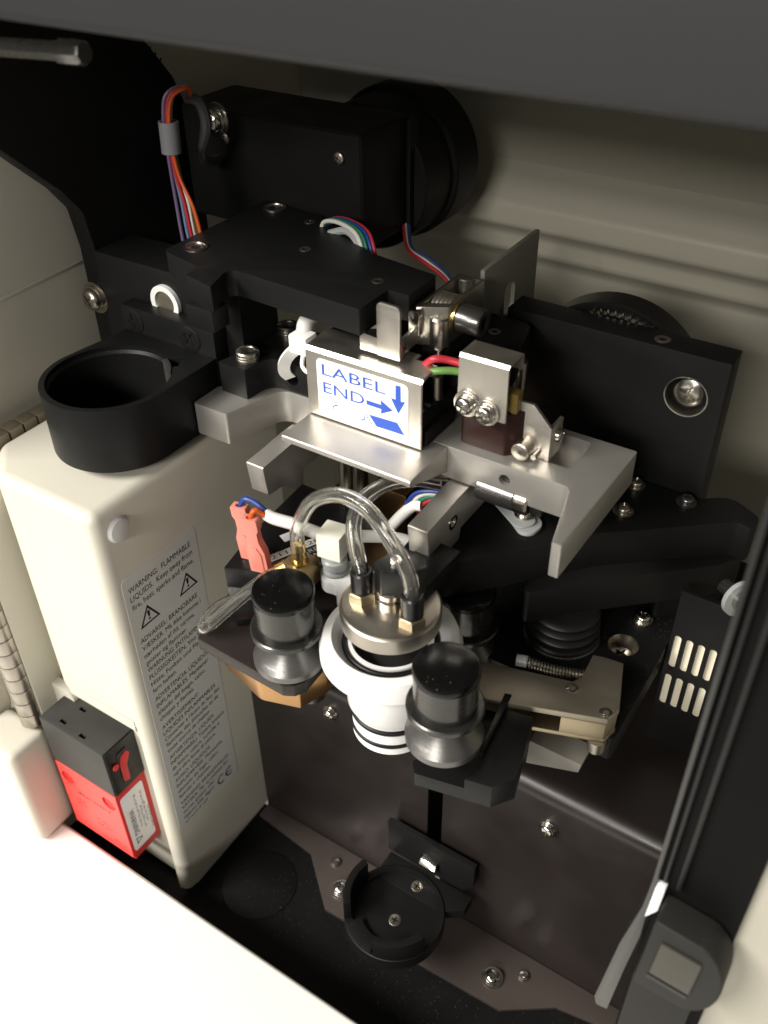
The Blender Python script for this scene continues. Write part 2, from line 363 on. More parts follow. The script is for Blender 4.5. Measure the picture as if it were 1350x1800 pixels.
# ------------------------------------------------------------------ cabinet with the warning label
cab = thing('label_cabinet', 'tall beige cabinet block carrying the grey flammable liquids warning label', 'cabinet', (-120, 15, 0))
body = nb(); prism(body, [(-92, -29), (-92, 62), (-152, 62), (-152, -16), (-137.4, -29)], 'z', 4, 219)
es = [e for e in body.edges if (e.verts[0].co.z > 200 and e.verts[1].co.z > 200) or (abs(e.verts[0].co.y + 29) < .1 and abs(e.verts[1].co.y + 29) < .1 and e.calc_length() > 100) or (abs(e.verts[0].co.y + 16) < .1 and e.calc_length() > 200)]
bmesh.ops.bevel(body, geom=es, offset=4.2, segments=6, affect='EDGES', profile=.5)
c2 = nb(); box(c2, -160, -97, -40, -24, -5, 116); body = cut(body, c2)
cbody = obj('body', body, 'beige', cab)
obj('foot', box(nb(), -150, -93.5, -22, 27.5, .05, 3.95), 'beige', cab)
obj('ledge', prism(nb(), [(-29.5, 119.5), (-24, 116.1), (-24, 108), (-26.5, 108), (-29.5, 114)], 'x', -133.5, -97.5, .6), 'beige', cab)
obj('plug', lathe(nb(), [(0, 0), (4.6, 0), (4.6, .5), (4.0, 1.3), (2.5, 1.8), (0, 2.0)], (-92.02, -19.5, 209), RIGHT, 40), 'plug', cab)
lab = obj('warning_label', prism(nb(), fillet([(-25.2, 47), (12.3, 45), (12.3, 189), (-23.8, 189)], 2.2, 5), 'x', -91.98, -91.86), 'paper', cab)
tx = nb()
LT = lambda y, z: mt((-91.8, y, z), (0, 1, 0), (0, 0, 1))
blocks = [
 (181.7, 3.9, 3.5, [('WARNING:  FLAMMABLE', 30.6), ('LIQUIDS.  Keep away from', 30.9), ('fire, heat, sparks and flame.', 30.8)]),
 (157.6, 3.75, 3.3, [('ADVARSEL: BRANDBARE', 29.5), ('VÆSKER. Må ikke komme i', 30.6), ('nærheden af ild, varme,', 26.5), ('gnister og flammer.', 21.5)]),
 (142.6, 3.75, 3.3, [('WARNUNG: ENTFLAMMBARE', 33), ('FLÜSSIGKEITEN. Von Feuer,', 33), ('Hitze, Funken und Flammen', 33), ('fern halten.', 12.6)]),
 (126.6, 3.75, 3.3, [('ADVERTENCIA: LÍQUIDOS', 30), ('INFLAMABLES. Mantener', 29), ('alejado del fuego, calor,', 26.5), ('chispas y llamas.', 19)]),
 (110.2, 3.55, 3.1, [('AVERTISSEMENT:', 21), ('LIQUIDES INFLAMMABLES.', 30.5), ('Conserver à l\'écart du feu, des', 32), ('flammes, des étincelles et de', 30.5), ('toute source de chaleur.', 25)]),
 (91.6, 3.6, 3.1, [('AVVERTENZA: LIQUIDI', 26), ('INFIAMMABILI. Tenere lontano', 32), ('da fuoco, calore, scintille e', 28.5), ('ogni altra fonte di calore.', 25.5)]),
 (76.4, 3.6, 3.1, [('AVISO: LÍQUIDOS', 21), ('INFLAMÁVEIS. Mantenha', 28), ('afastado do fogo, calor,', 25), ('faíscas e chamas.', 19.5)]),
 (61.2, 3.3, 2.8, [('VARNING! BRANDFARLIG', 30), ('VÄTSKA. Får ej utsättas för', 29.5), ('värme, gnistor eller', 20), ('öppen eld, lågor.', 19.5)])]
for z, pitch, size, lines in blocks:
    for i, (s, wd) in enumerate(lines): text(tx, s, size, LT(-21.7, z - i * pitch), wd)
fineprint(tx, LT(-21.5, 48.2), 15, 1.3, 3)
for y0 in (-20.4, -.4):
    ringpatch(tx, [(0, 0), (9.8, 0), (4.9, 8.4)], [(1.25, .72), (8.55, .72), (4.9, 6.9)], LT(y0, 163.8))
    flat(tx, [(4.5, 2.9), (5.3, 2.9), (5.55, 5.6), (4.25, 5.6)], LT(y0, 163.8))
    flat(tx, [(4.9 + .5 * math.cos(a), 1.9 + .5 * math.sin(a)) for a in [i * math.pi / 5 for i in range(10)]], LT(y0, 163.8))
for cx, e in ((3.0, 0), (8.2, 1)):                      # C E mark
    A = [math.radians(60 + i * 240 / 14) for i in range(15)]
    ro, ri = 2.75, 2.05
    for a, b in zip(A, A[1:]): flat(tx, [(cx + ro * math.cos(a), ro * math.sin(a)), (cx + ro * math.cos(b), ro * math.sin(b)), (cx + ri * math.cos(b), ri * math.sin(b)), (cx + ri * math.cos(a), ri * math.sin(a))], LT(-.6, 51.6))
    if e: flat(tx, [(cx - ri, -.33), (cx + .9, -.33), (cx + .9, .33), (cx - ri, .33)], LT(-.6, 51.6))
obj('warning_text', tx, 'ink', lab)

# ------------------------------------------------------------------ interlock switch
sw = thing('interlock_switch', 'red and charcoal interlock switch with white WARNING label by the beige cabinet', 'switch', (-125, -32, 31))
head = nb(); box(head, -143.5, -107.5, -40.2, -22.5, 76.6, 103.8, .7, 2)
c2 = nb()
for x, y in ((-133, -36.5), (-121, -37.5), (-131, -28)): box(c2, x - 1.7, x + 1.7, y - .8, y + .8, 101, 106)
head = obj('head', cut(head, c2), 'charcoal', sw)
obj('head_side', box(nb(), -107.6, -107.0, -39.4, -23.2, 77.2, 103), 'blackplastic', sw)
kh = nb(); box(kh, -107, -106.5, -34.5, -29.5, 80, 98.5, .15, 1)
kp = obj('key_slot_frame', kh, 'charcoal', sw)
key = nb(); prism(key, fillet([(-34.6, 82.5), (-31.8, 81), (-31.6, 90), (-30.2, 93.2), (-29.2, 95.2), (-30.4, 97.4), (-33.2, 96), (-34.4, 92.6)], .6, 3), 'x', -106.6, -106.0, .15)
lathe(key, [(0, 0), (1.5, 0), (1.5, .5), (0, .5)], (-106.6, -36.6, 93.2), RIGHT, 16)
obj('key_marker', key, 'red', sw)
bd = nb(); box(bd, -143.4, -107.6, -39.4, -23, 31, 76.4, .6, 2)
obj('body', bd, 'red', sw)
fp = nb(); prism(fp, [(-143.2, 33), (-107.8, 33), (-107.8, 76.2), (-143.2, 76.2)], 'y', -40.2, -39.42, .2, 1)
c2 = nb()
for x in (-137.8, -113.6): lathe(c2, [(0, -2), (3.7, -2), (3.7, 3), (0, 3)], (x, -40, 68), (0, 1, 0), 28)
c3 = nb()
obj('face_plate', cut(fp, c2), 'redlit', sw)
for x in (-137.8, -113.6): screw(sw, (x, -39.45, 68), FRONT, 2.7, 'flat', 'red')
pt = nb(); FT = lambda x, z: mt((x, -40.26, z), (1, 0, 0), (0, 0, 1))
fineprint(pt, FT(-134, 60.0), 20, 2.2, 5); fineprint(pt, FT(-136, 54.2), 6, 1.3, 6); fineprint(pt, FT(-136, 51.4), 5, 1.3, 7); fineprint(pt, FT(-126, 48.0), 8, 1.3, 8); fineprint(pt, FT(-126, 44.6), 9, 1.3, 9); fineprint(pt, FT(-118, 38.4), 8, 1.5, 10)
flat(pt, [(0, 0), (8.5, 0), (8.5, .35), (0, .35)], FT(-140, 63.2)); flat(pt, [(0, 0), (16, 0), (16, .35), (0, .35)], FT(-126, 36.2))
obj('face_print', pt, 'maroon', sw)
sl = obj('side_label', prism(nb(), fillet([(-38.6, 36), (-26.4, 36), (-26.4, 73), (-38.6, 73)], 1.4, 4), 'x', -107.58, -107.45), 'whitelabel', sw)
pt = nb(); ST = lambda y, z: mt((-107.38, y, z), (0, 0, -1), (0, 1, 0))
text(pt, 'WARNING', 3.9, ST(-36.6, 62), 17)
ringpatch(pt, [(0, 0), (4.2, 0), (2.1, 3.6)], [(.7, .4), (3.5, .4), (2.1, 2.8)], ST(-36.6, 43.5))
for i, (s, a) in enumerate((('', 69), ('', 60), ('', 68), ('', 56))): fineprint(pt, ST(-32.6 + i * 1.75, a), 22 if a > 65 else 16, 1.15, 20 + i)
obj('label_print', pt, 'ink', sl)
obj('mounting_plate', prism(nb(), fillet([(-143, 42), (-104.2, 42), (-104.2, 101), (-143, 101)], [1, 1.2, 1, 1], 3), 'y', -22.4, -20.4, .4), 'beige', sw)
obj('lower_bracket', prism(nb(), fillet([(-150, 88), (-137, 88), (-137, 108), (-150, 108)], [1, 1, 4, 1], 4), 'y', -27.0, -23.0, .5), 'beige', sw)
# hinge and its post at the left of the switch
hg = thing('piano_hinge', 'steel piano hinge standing upright left of the red switch', 'hinge', (-153, -38, 88))
obj('leaf', box(nb(), -151.5, -149.4, -35.2, -20, 91, 205, .4), 'beige', hg)
for i in range(16): obj('knuckle', lathe(nb(), [(0, 0), (4.6, 0), (4.7, .3), (4.7, 6.6), (4.6, 6.9), (0, 6.9)], (-154.6, -37.2, 91.5 + i * 7.2), UP, 24), 'nickel', hg)
obj('pin', cyl(nb(), (-154.6, -37.2, 90.3), (-154.6, -37.2, 207), 1.6, 12), 'darksteel', hg)
oc = nb(); box(oc, -300, -172.3, -47, -22, -6, 330, 2, 3)
tag(obj('outer_case', oc, 'beige'), 'beige outer case side behind the upright piano hinge', 'case edge')
po = nb(); box(po, -172, -147.5, -56, -36.5, 31.0, 89.8, 4, 5)
tag(obj('hinge_post', po, 'beige'), 'rounded beige post under the upright piano hinge', 'post')
hg2 = thing('strip_hinge', 'dark steel hinge strip lying along the edge of the beige cabinet top', 'hinge', (-157, 0, 214))
for i in range(5):
    k = nb(); box(k, -161.5, -155.2, -14 + i * 6.2, -8.3 + i * 6.2, 213.5, 218.4, .5); obj('knuckle', k, 'bracketsteel', hg2)
obj('leaf', box(nb(), -162.6, -152.5, -20, 24, 212.2, 213.4), 'bracketsteel', hg2)

# ------------------------------------------------------------------ right jamb, trim and magnetic catch
jb = nb(); prism(jb, [(96.6, -33), (116, -33), (116, -12), (99, -12), (99, -28), (96.6, -28)], 'z', 0, 420, .4)
jamb = tag(obj('door_jamb', jb, 'jambblack'), 'tall black door jamb on the side of the vent slots', 'door frame')
obj('gasket', box(nb(), 100.6, 101.8, -34.6, -33.05, 194, 419, .4), 'rubber', jamb)
obj('gasket', box(nb(), 97.4, 98.3, -34.2, -33.05, 194, 419, .3), 'rubber', jamb)
tr = nb(); prism(tr, [(95.2, 420), (95.2, 193), (94.7, 181), (91.9, 160), (89.3, 127.5), (90.3, 123.6), (93.6, 124.4), (95.0, 150), (96.4, 168), (96.4, 190), (96.4, 420)], 'y', -34.5, -28.5, .5)
tag(obj('window_trim', tr, 'acrylic'), 'thin grey trim strip along the black jamb, kinked at its lower end', 'trim')
tag(obj('pad', prism(nb(), [(96.5, 193), (98.6, 193), (98.4, 184), (96.0, 179)], 'y', -35.6, -33.2, .2), 'whitelabel'), 'small white felt pad at the foot of the jamb gaskets', 'pad')
bs = nb(); box(bs, 113.8, 330, -31.5, -14, -6, 470, 1.5, 3)
tag(obj('side_casing', bs, 'beigewall'), 'beige outer case edge beside the black jamb', 'case edge')  # darker lining colour stands in for shade on this edge
lc = thing('magnetic_catch', 'rounded black magnetic catch with a dull steel plate on the jamb', 'catch', (107, -36, 120))
ar = [(110 + 7.5 * math.cos(a), 174.5 + 14.5 * math.sin(a)) for a in [math.radians(-85 + i * 170 / 16) for i in range(17)]]
b2 = nb(); prism(b2, [(98.2, 160), ] + ar + [(99.2, 190)], 'y', -42, -33.1, 1.0, 3)
obj('body', b2, 'catchgrey', lc)
obj('steel_plate', prism(nb(), [(101.4, 169.4), (111.2, 169.0), (111.6, 183.2), (102.0, 183.6)], 'y', -42.7, -42.05, .15), 'dullplate', lc)
obj('slot', prism(nb(), [(101, 166.4), (111, 166), (111, 167.4), (101, 167.8)], 'y', -42.4, -42.02), 'ink', lc)
b2 = nb(); prism(b2, [(97.2, 60), (113, 60), (113, 159), (97.8, 159)], 'y', -39, -33.1, .6); obj('mounting_arm', b2, 'catchgrey', lc)

# ------------------------------------------------------------------ floor strip, vial stage
bp = [(-91.5, 27.8), (-91.5, 20.8), (-58, 17.4), (-36, -1.5), (50, 1.5), (69, 15), (94, 19), (94, 27.8)]
st = tag(obj('floor_strip', prism(nb(), bp, 'z', .05, 2, .3), 'strip'), 'flat bronze mounting strip screwed to the black floor', 'bracket')
for p, r in (((-44.9, 19.3, 2), 2.3), ((-34.9, 9.6, 2), 3.3), ((41.3, 11.2, 2), 3.2), ((52, 18.8, 2), 2.3)): screw(st, p, UP, r, 'pan' if r > 3 else 'bare')
vs_ = thing('vial_stage', 'black vial cup on a lift bracket in front of the slotted sheet', 'vial holder', (0, 5, 24))
hb = nb(); prism(hb, [(-17.5, 33), (19, 33), (24, 40), (24, 53.5), (-17.5, 53.5)], 'y', 22.6, 25.4, .4)
c2 = nb(); box(c2, -1, 8, 20, 28, 37.2, 42.6); obj('back_plate', cut(hb, c2), 'greyblack', vs_)
obj('arm', prism(nb(), [(-16, 10), (16, 10), (24, 16), (24, 22.5), (-16, 22.5)], 'z', 27, 32.4, .4), 'greyblack', vs_)
cup = nb(); lathe(cup, [(0, 26), (20.5, 26), (20.8, 26.4), (20.8, 32.6), (20.4, 33), (17.4, 33), (17.2, 31.8), (0, 31.8)], (0, 0, 0), UP, 64)
obj('cup_base', cup, 'greyblack', vs_)
def arcwall(a0, a1, ri, ro, z0, z1, n=14):
    A = [math.radians(a0 + (a1 - a0) * i / n) for i in range(n + 1)]
    return prism(nb(), [(ro * math.cos(a), ro * math.sin(a)) for a in A] + [(ri * math.cos(a), ri * math.sin(a)) for a in A[::-1]], 'z', z0, z1, .35)
obj('cup_wall', arcwall(160, 222, 17.6, 20.7, 33, 45), 'black', vs_)
obj('cup_wall', arcwall(278, 338, 17.6, 20.7, 33, 44), 'black', vs_)
obj('grip_pad', arcwall(226, 274, 13.5, 20.4, 33, 33.8), 'blackdusty', vs_)
for p in ((2.0, -2.6, 31.9), (2.2, 14.6, 32.55)): screw(vs_, p, UP, 2.6, 'flat', 'nickel')
clip = nb(); tube(clip, [(-.4, 24, 42.4), (-.4, 21, 42.6), (-.4, 19.6, 41), (-.4, 20, 38.6), (-.4, 22.4, 38)], .5, 8)
for v in list(clip.verts): pass
sp = nb(); prism(sp, [(24, 42.4), (21.2, 42.6), (19.4, 41), (19.8, 39), (20.6, 39), (20.3, 40.6), (21.5, 41.8), (24, 41.6)], 'x', -.2, 7.2, .2); clip.free()
obj('spring_clip', sp, 'polished', vs_)

# ------------------------------------------------------------------ filter cap between three rollers
fc = thing('filter_cap', 'white flanged filter cap with two black o-rings held between the rollers', 'filter cap', (0, 0, 152.5))
obj('collar', lathe(nb(), [(13.0, 152.5), (13.0, 161.2), (12.3, 161.6), (12.3, 163.6), (13.0, 164), (13.3, 165.5), (14.3, 167), (14.3, 178.8), (15, 179.6), (16.5, 180.2), (16.5, 184), (17.4, 185.2), (21.4, 186.2), (22.1, 187.2), (22.1, 190.6), (20.8, 194), (20, 194.4), (18.2, 194.6), (17.6, 194.1), (16.4, 192), (15.2, 191.4), (15.2, 190.4), (13.2, 190.4), (13.2, 192.6), (12.2, 192.6), (11.6, 191.4), (11.2, 153.2)], (0, 0, 0), UP, 72, closed=True), 'white', fc)
for z in (162.6, 156.4): obj('o_ring', lathe(nb(), [(12.6 + 1.0 * math.cos(a), z + 1.0 * math.sin(a)) for a in [i * math.pi / 5 for i in range(10)]], (0, 0, 0), UP, 64, closed=True), 'rubber', fc)
obj('o_ring', lathe(nb(), [(14.15 + .9 * math.cos(a), 191.3 + .9 * math.sin(a)) for a in [i * math.pi / 5 for i in range(10)]], (0, 0, 0), UP, 64, closed=True), 'rubber', fc)
obj('shaded_floor', lathe(nb(), [(0, 187.4), (11.1, 187.4), (11.1, 188), (0, 188)], (0, 0, 0), UP, 40), 'catchgrey', fc)  # dark grey colour stands in for the shade under the disc

def roller(loc, label, first=None):
    if first is None:
        t = thing('guide_roller', label, 'roller', (0, 0, 0), 'guide rollers around the filter cap')
        obj('knob_cap', lathe(nb(), [(0, 27.5), (9.3, 27.5), (9.55, 27.9), (9.55, 29.6), (9.2, 30.4), (8.5, 30.7), (0, 30.7)], (0, 0, 0), UP, 56), 'blackgloss', t)
        obj('barrel', lathe(nb(), [(9.2, 15.6), (9.25, 27.48), (0, 27.48), (0, 15.6)], (0, 0, 0), UP, 56), 'rollerdark', t)
        obj('flange', lathe(nb(), [(0, 13.2), (10.6, 13.2), (11.3, 13.7), (11.3, 15.2), (10.9, 15.58), (0, 15.58)], (0, 0, 0), UP, 56), 'rollerdark', t)
        obj('groove', lathe(nb(), [(0, 0), (10.4, 0), (11.4, .8), (11.5, 3.2), (10.6, 4.4), (10.2, 4.9), (6.4, 9.2), (6.1, 11), (7.2, 12.6), (7.2, 13.18), (0, 13.18)], (0, 0, 0), UP, 56), 'rollergrey', t)
        obj('spindle', lathe(nb(), [(0, -5), (3.4, -5), (3.4, -.02), (0, -.02)], (0, 0, 0), UP, 20), 'darksteel', t)
    else:
        t = first.copy(); col.objects.link(t); t['label'] = label; ORG[t.name] = Vector(loc)
        for ch in first.children:
            c = ch.copy(); col.objects.link(c); c.parent = t
    t.location = Vector(loc) * S
    return t
r0 = roller((27.2, -14.2, 178.4), 'black-capped guide roller on the chamfered black plate')
roller((-29.7, -13.4, 178.4), 'black-capped guide roller on the brown anodised plate', r0)
r2 = roller((8, 34, 160), 'black-capped guide roller under the diagonal black swing arm', r0)
# nozzle disc over the cap
nd = thing('nozzle_disc', 'satin nickel disc with two hose fittings over the white filter cap', 'nozzle', (0, 0, 200))
obj('disc', lathe(nb(), [(0, 200.4), (14.6, 200.4), (15.2, 201), (15.3, 206.2), (14.9, 206.8), (14.2, 207.1), (0, 207.1)], (0, 0, 0), UP, 72), 'nickel', nd)
obj('stem', lathe(nb(), [(4.1, 207.12), (4.1, 210.2), (3.4, 210.6), (3.4, 211.2), (4.2, 211.6), (4.2, 213.2), (3, 214), (3, 216), (0, 216), (0, 207.12)], (.3, -.4, 0), UP, 32), 'polished', nd)
for x, y in ((-8.4, -2.4), (9.6, -3.4)):
    h = obj('hose_fitting', lathe(nb(), [(0, 207.12), (hexr(4.4), 207.12), (hexr(4.4), 210.2), (hexr(3.9), 210.5), (0, 210.5)], (x, y, 0), UP, 48), 'goldsteel', nd)
    obj('sleeve', lathe(nb(), [(3.3, 210.52), (3.4, 217.4), (3.0, 218), (2.3, 218), (2.2, 216.4), (0, 216.4), (0, 210.52)], (x, y, 0), UP, 32), 'blackplastic', h)
tag(obj('clear_hose', tube(nb(), [(-38, 5, 207), (-37.3, 5, 216), (-31, 4, 228.6), (-23.4, 3, 235.6), (-15.6, 2, 238.8), (-7.2, 1, 237.6), (1.0, -1, 232), (7.6, -2.5, 224), (9.6, -3.4, 216.6)], 2.35, 20, 1.45, n=8), 'clear'),
    'clear hose arching from the brass elbow over to the nozzle disc', 'hose')
tag(obj('clear_hose', tube(nb(), [(-8.4, -2.4, 216.6), (-12, .5, 222), (-15.8, 5, 227.3), (-17, 12, 230.8), (-15.1, 22, 231.0), (-12.4, 34, 226.3), (-9.9, 48, 217)], 2.35, 20, 1.45, n=8), 'clear'),
    'clear hose curving from the nozzle disc back under the gripper', 'hose')

# ------------------------------------------------------------------ swing arm, bellows, platform
arm = thing('swing_arm', 'long black swing arm reaching diagonally to the nozzle disc', 'arm', (40, 50, 204))
ap = [(-1.5, 17.9), (19.5, 40.6), (38.9, 63.9), (75.5, 93.7), (80.4, 91), (81, 99.5), (69, 106), (60.8, 99.4), (13, 98), (-12.9, 46), (-10.8, 22)]
obj('beam', prism(nb(), fillet(ap, [1, 0, 0, 4, 3, 5, 6, 2, 2, 2, 2], 4), 'z', 192, 206, .5), 'black', arm)
obj('neck', prism(nb(), fillet([(-3.2, 4), (8.4, 5.5), (9.0, 26), (-3, 26)], 1, 3), 'z', 206.05, 212.5, .5), 'black', arm)
obj('lower_beam', prism(nb(), fillet([(24, 38), (38.9, 54), (74.5, 87), (80.0, 96), (69, 105.6), (60.8, 99), (24, 97.6)], [2, 0, 3, 3, 5, 1, 1], 4), 'z', 178.5, 191.95, .4), 'black', arm)
nut = nb(); prism(nut, fillet([(-4.2, -2.2), (-.4, -4.6), (7.4, -.6), (9.6, 4), (6, 8.5), (-2, 8)], .6, 3), 'z', 212.6, 222.4, .5)
obj('end_block', nut, 'blackplastic', arm)
obj('pin', lathe(nb(), [(0, 222.42), (1.9, 222.42), (1.9, 224.2), (1.5, 224.6), (0, 224.6)], (1.6, .6, 0), UP, 24), 'polished', arm)
for p in ((41.3, 78.7, 206.05), (39.6, 94.6, 206.05)): screw(arm, p, UP, 2.4, 'pan', 'nickel')
screw(arm, (57.4, 94.6, 206.05), UP, 2.4, 'pan', 'darksteel')
cl = nb(); prism(cl, fillet([(-.1, 63.3), (7.5, 68.7), (22.8, 57.3), (21.7, 50.7), (17.9, 49.1)], [3, 3, 4.5, 4, 4], 5), 'z', 206.1, 207.6, .4)
cp = tag(obj('cable_clamp', cl, 'milky'), 'milky nylon cable clamp screwed onto the black swing arm', 'clamp')
lp = nb(); prism(lp, fillet([(-1.2, 61.1), (5.3, 66.6), (21.7, 55.7), (16.6, 49.4)], 3, 5), 'z', 207.65, 208.6, .3); obj('upper_tab', lp, 'milky', cp)
obj('loop', tube(nb(), [(0, 65, 207), (-2.5, 68, 210), (-2.5, 70, 213), (.5, 70, 215), (3.5, 67, 213), (3.5, 64, 208.4)], 1.5, 10), 'milky', cp)
screw(cp, (15.6, 57.2, 208.62), UP, 2.5, 'pan')
pl = nb(); prism(pl, fillet([(67, 22), (67, 92), (-35, 92), (-35, 32), (26, 32), (34, 22)], 1.5, 3), 'z', 155, 165, .5)
c2 = nb(); lathe(c2, [(0, -8), (5.6, -8), (5.6, 5), (0, 5)], (54.4, 61.6, 165), UP, 40); 
plat = tag(obj('platform', cut(pl, c2), 'blackdusty'), 'thick black platform plate under the rubber bellows', 'plate')
obj('counterbore', lathe(nb(), [(5.5, 157.4), (5.5, 165.12), (5.15, 165.12), (5.0, 158.2), (0, 158.2), (0, 157.4)], (54.4, 61.6, 0), UP, 40), 'nickel', plat)
screw(plat, (54.4, 61.6, 158.3), UP, 4.0, 'bare')
screw(plat, (55.6, 76.4, 165.1), UP, 2.6, 'pan')
for x, y in ((40, 84), (-20, 80)):
    obj('standoff', cyl(nb(), (x, y, 116.05), (x, y, 154.95), 4, 20), 'darksteel', plat)
bl = []
z = 165.15
for i in range(4):
    bl += [(11.4 - i * .25, z), (12.7 - i * .3, z + .7), (12.9 - i * .3, z + 1.6), (12.3 - i * .3, z + 2.4), (10.2 - i * .2, z + 3.1)]; z += 3.5
bl += [(0, z), (0, 165.15)]
bel = tag(obj('rubber_bellows', lathe(nb(), bl, (34.2, 56, 0), UP, 48), 'rubber'), 'black rubber bellows boot between the platform and the swing arm', 'bellows')
obj('base_ring', lathe(nb(), [(11.8, 165.06), (13.3, 165.06), (13.3, 165.6), (12.8, 165.9), (11.8, 165.6)], (34.2, 56, 0), UP, 48, closed=True), 'darksteel', bel)
wedge = thing('sensor_block', 'black angled sensor block on the platform under the swing arm end', 'sensor', (64, 88, 165))
wb = nb(); prism(wb, fillet([(58, 78.5), (68.8, 89.5), (76, 100), (66, 104), (54, 90)], 1.2, 3), 'z', 165.1, 177.6, .6); obj('body', wb, 'black', wedge)
screw(wedge, (60.6, 84.2, 177.65), UP, 1.8, 'bare', 'nickel')
ro = thing('side_roller', 'small steel roller with a milky washer behind the jamb', 'roller', (88, 84, 190))
obj('washer', lathe(nb(), [(2.6, 0), (6.2, 0), (6.2, 1.6), (2.6, 1.6)], (84, 72, 194), (.8, -.6, .1), 40, closed=True), 'milky', ro)
obj('hub', lathe(nb(), [(0, 0), (3.6, 0), (3.6, 5), (2.9, 5.6), (0, 5.6)], (85.2, 71, 194.2), (.8, -.6, .1), 32), 'polished', ro)
obj('axle', cyl(nb(), (84, 72, 194), (78.5, 76, 193.2), 2.5, 16), 'darksteel', ro)
vp = nb(); prism(vp, [(67.4, 116.2), (94.5, 116.2), (94.5, 190), (67.4, 190)], 'y', 70, 71.6)
c2 = nb()
for z0 in (135.4, 154.2):
    for i in range(4):
        x = 68.6 + i * 4.0
        prism(c2, fillet([(x, z0), (x + 2.5, z0), (x + 2.5, z0 + 16.2), (x, z0 + 16.2)], 1.2, 5), 'y', 68, 74)
vent = thing('vent_panel', 'black sheet with two rows of four vent slots over a lightened cream backing', 'vent', (80, 71, 116))
obj('slotted_sheet', cut(vp, c2), 'black', vent)
obj('bright_backing', box(nb(), 67.6, 94.4, 71.65, 73, 116.4, 176), 'ventbright', vent)

# ------------------------------------------------------------------ nickel bracket, spring, black and brown roller plates
nbk = thing('nickel_bracket', 'brushed nickel lever bracket lying beside the coil spring', 'bracket', (45, 25, 165))
npoly = [(20.5, 20), (49.5, 27.8), (51.2, 31), (50.4, 41.6), (53.6, 42.6), (60, 43.4), (66, 25), (64.6, 19.4), (30, 7.2), (24, 10)]
obj('top_plate', prism(nb(), npoly, 'z', 173.6, 176, .3), 'bracketsteel', nbk)
obj('web', prism(nb(), [(51.6, 14.8), (64.4, 19.2), (65.8, 24.9), (60, 36), (50, 30)], 'z', 166.6, 173.58, .3), 'goldsteel', nbk)
obj('bottom_plate', prism(nb(), [(24, 10), (30, 7.4), (64.6, 19.4), (66, 25), (58, 40), (40, 30)], 'z', 164.9, 166.58, .25), 'goldsteel', nbk)
for p in ((63.0, 21.6, 175.95), (50.4, 25.2, 175.95)): screw(nbk, p, UP, 1.9, 'hole', 'polished', 'pin_hole')
obj('pivot', cyl(nb(), (62.4, 20, 160.5), (62.4, 20, 164.85), 2.8, 20), 'nickel', nbk)
sg = nb(); pts = []
A0, B0 = Vector((32.5, 30.2, 173)), Vector((55.6, 37.4, 173)); dx = (B0 - A0).normalized(); e1 = Vector((0, 0, 1)); e2 = dx.cross(e1)
T = 24
for i in range(T * 10 + 1):
    t = i / (T * 10); a = 2 * math.pi * i / 10; sag = 1.0 * math.sin(math.pi * t)
    pts.append(A0.lerp(B0, t) + (e1 * math.cos(a) + e2 * math.sin(a)) * 1.75 - e1 * sag + e2 * sag * .5)
spg = tag(obj('coil_spring', tube(sg, pts, .36, 6, sm=False), 'polished'), 'thin steel coil spring stretched along the nickel bracket', 'spring')
obj('end_sleeve', cyl(nb(), A0 - dx * 3.2, A0 + dx * .4, 2.0, 16), 'milky', spg)
gb = nb(); prism(gb, [(43, 147), (43.4, 158.6), (61, 158.6), (60.4, 154.4)], 'y', 13, 22, .3)
tag(obj('grey_stop', gb, 'plategrey'), 'grey stop block under the nickel bracket', 'block')
rp = thing('roller_plate', 'chamfered black plate carrying the roller beside the nickel bracket', 'plate', (35, -5, 165))
p1 = nb(); prism(p1, fillet([(20.4, -20.6), (23, -23.6), (45.5, -18.6), (50.2, -12.2), (44.6, 10.6), (22, 6)], .6, 2), 'z', 163.5, 173.3, .5)
c2 = nb(); prism(c2, [(17, -40), (36.4, -12.4), (35.6, -5), (33.4, 12), (17, 12)], 'z', 170.6, 180)
c3 = nb(); lathe(c3, [(0, 169), (12.2, 169), (12.2, 180), (0, 180)], (27.2, -14.2, 0), UP, 48)
obj('plate', cut(cut(p1, c2), c3), 'greyblack', rp)
obj('slide_rail', prism(nb(), [(33.8, 12), (37.6, -12.2), (38.8, -11.4), (36, 12.6)], 'z', 173.35, 176.4, .3), 'blackplastic', rp)
brp = thing('valve_plate', 'brown anodised plate carrying the pinch valve and a roller', 'plate', (-50, 10, 166))
obj('plate', prism(nb(), [(-64.5, -19.3), (-28, -20.6), (-24.6, -18.8), (-22.6, -15.4), (-23.6, 2), (-23, 56), (-72, 56), (-70, -1), (-68.6, -12)], 'z', 168.6, 173.6, .4), 'brownanod', brp)
ch = nb(); prism(ch, fillet([(-62, -13), (-40, -18.6), (-26.6, -14.4), (-23, -4), (-23, 28), (-62, 28)], [4, 6, 1, 1, 1, 1], 5), 'z', 157, 168.5, .7, 2)
obj('chromate_block', ch, 'chromate', brp)
obj('post', cyl(nb(), (-50, 20, 116.05), (-50, 20, 156.95), 5, 24), 'darksteel', brp)

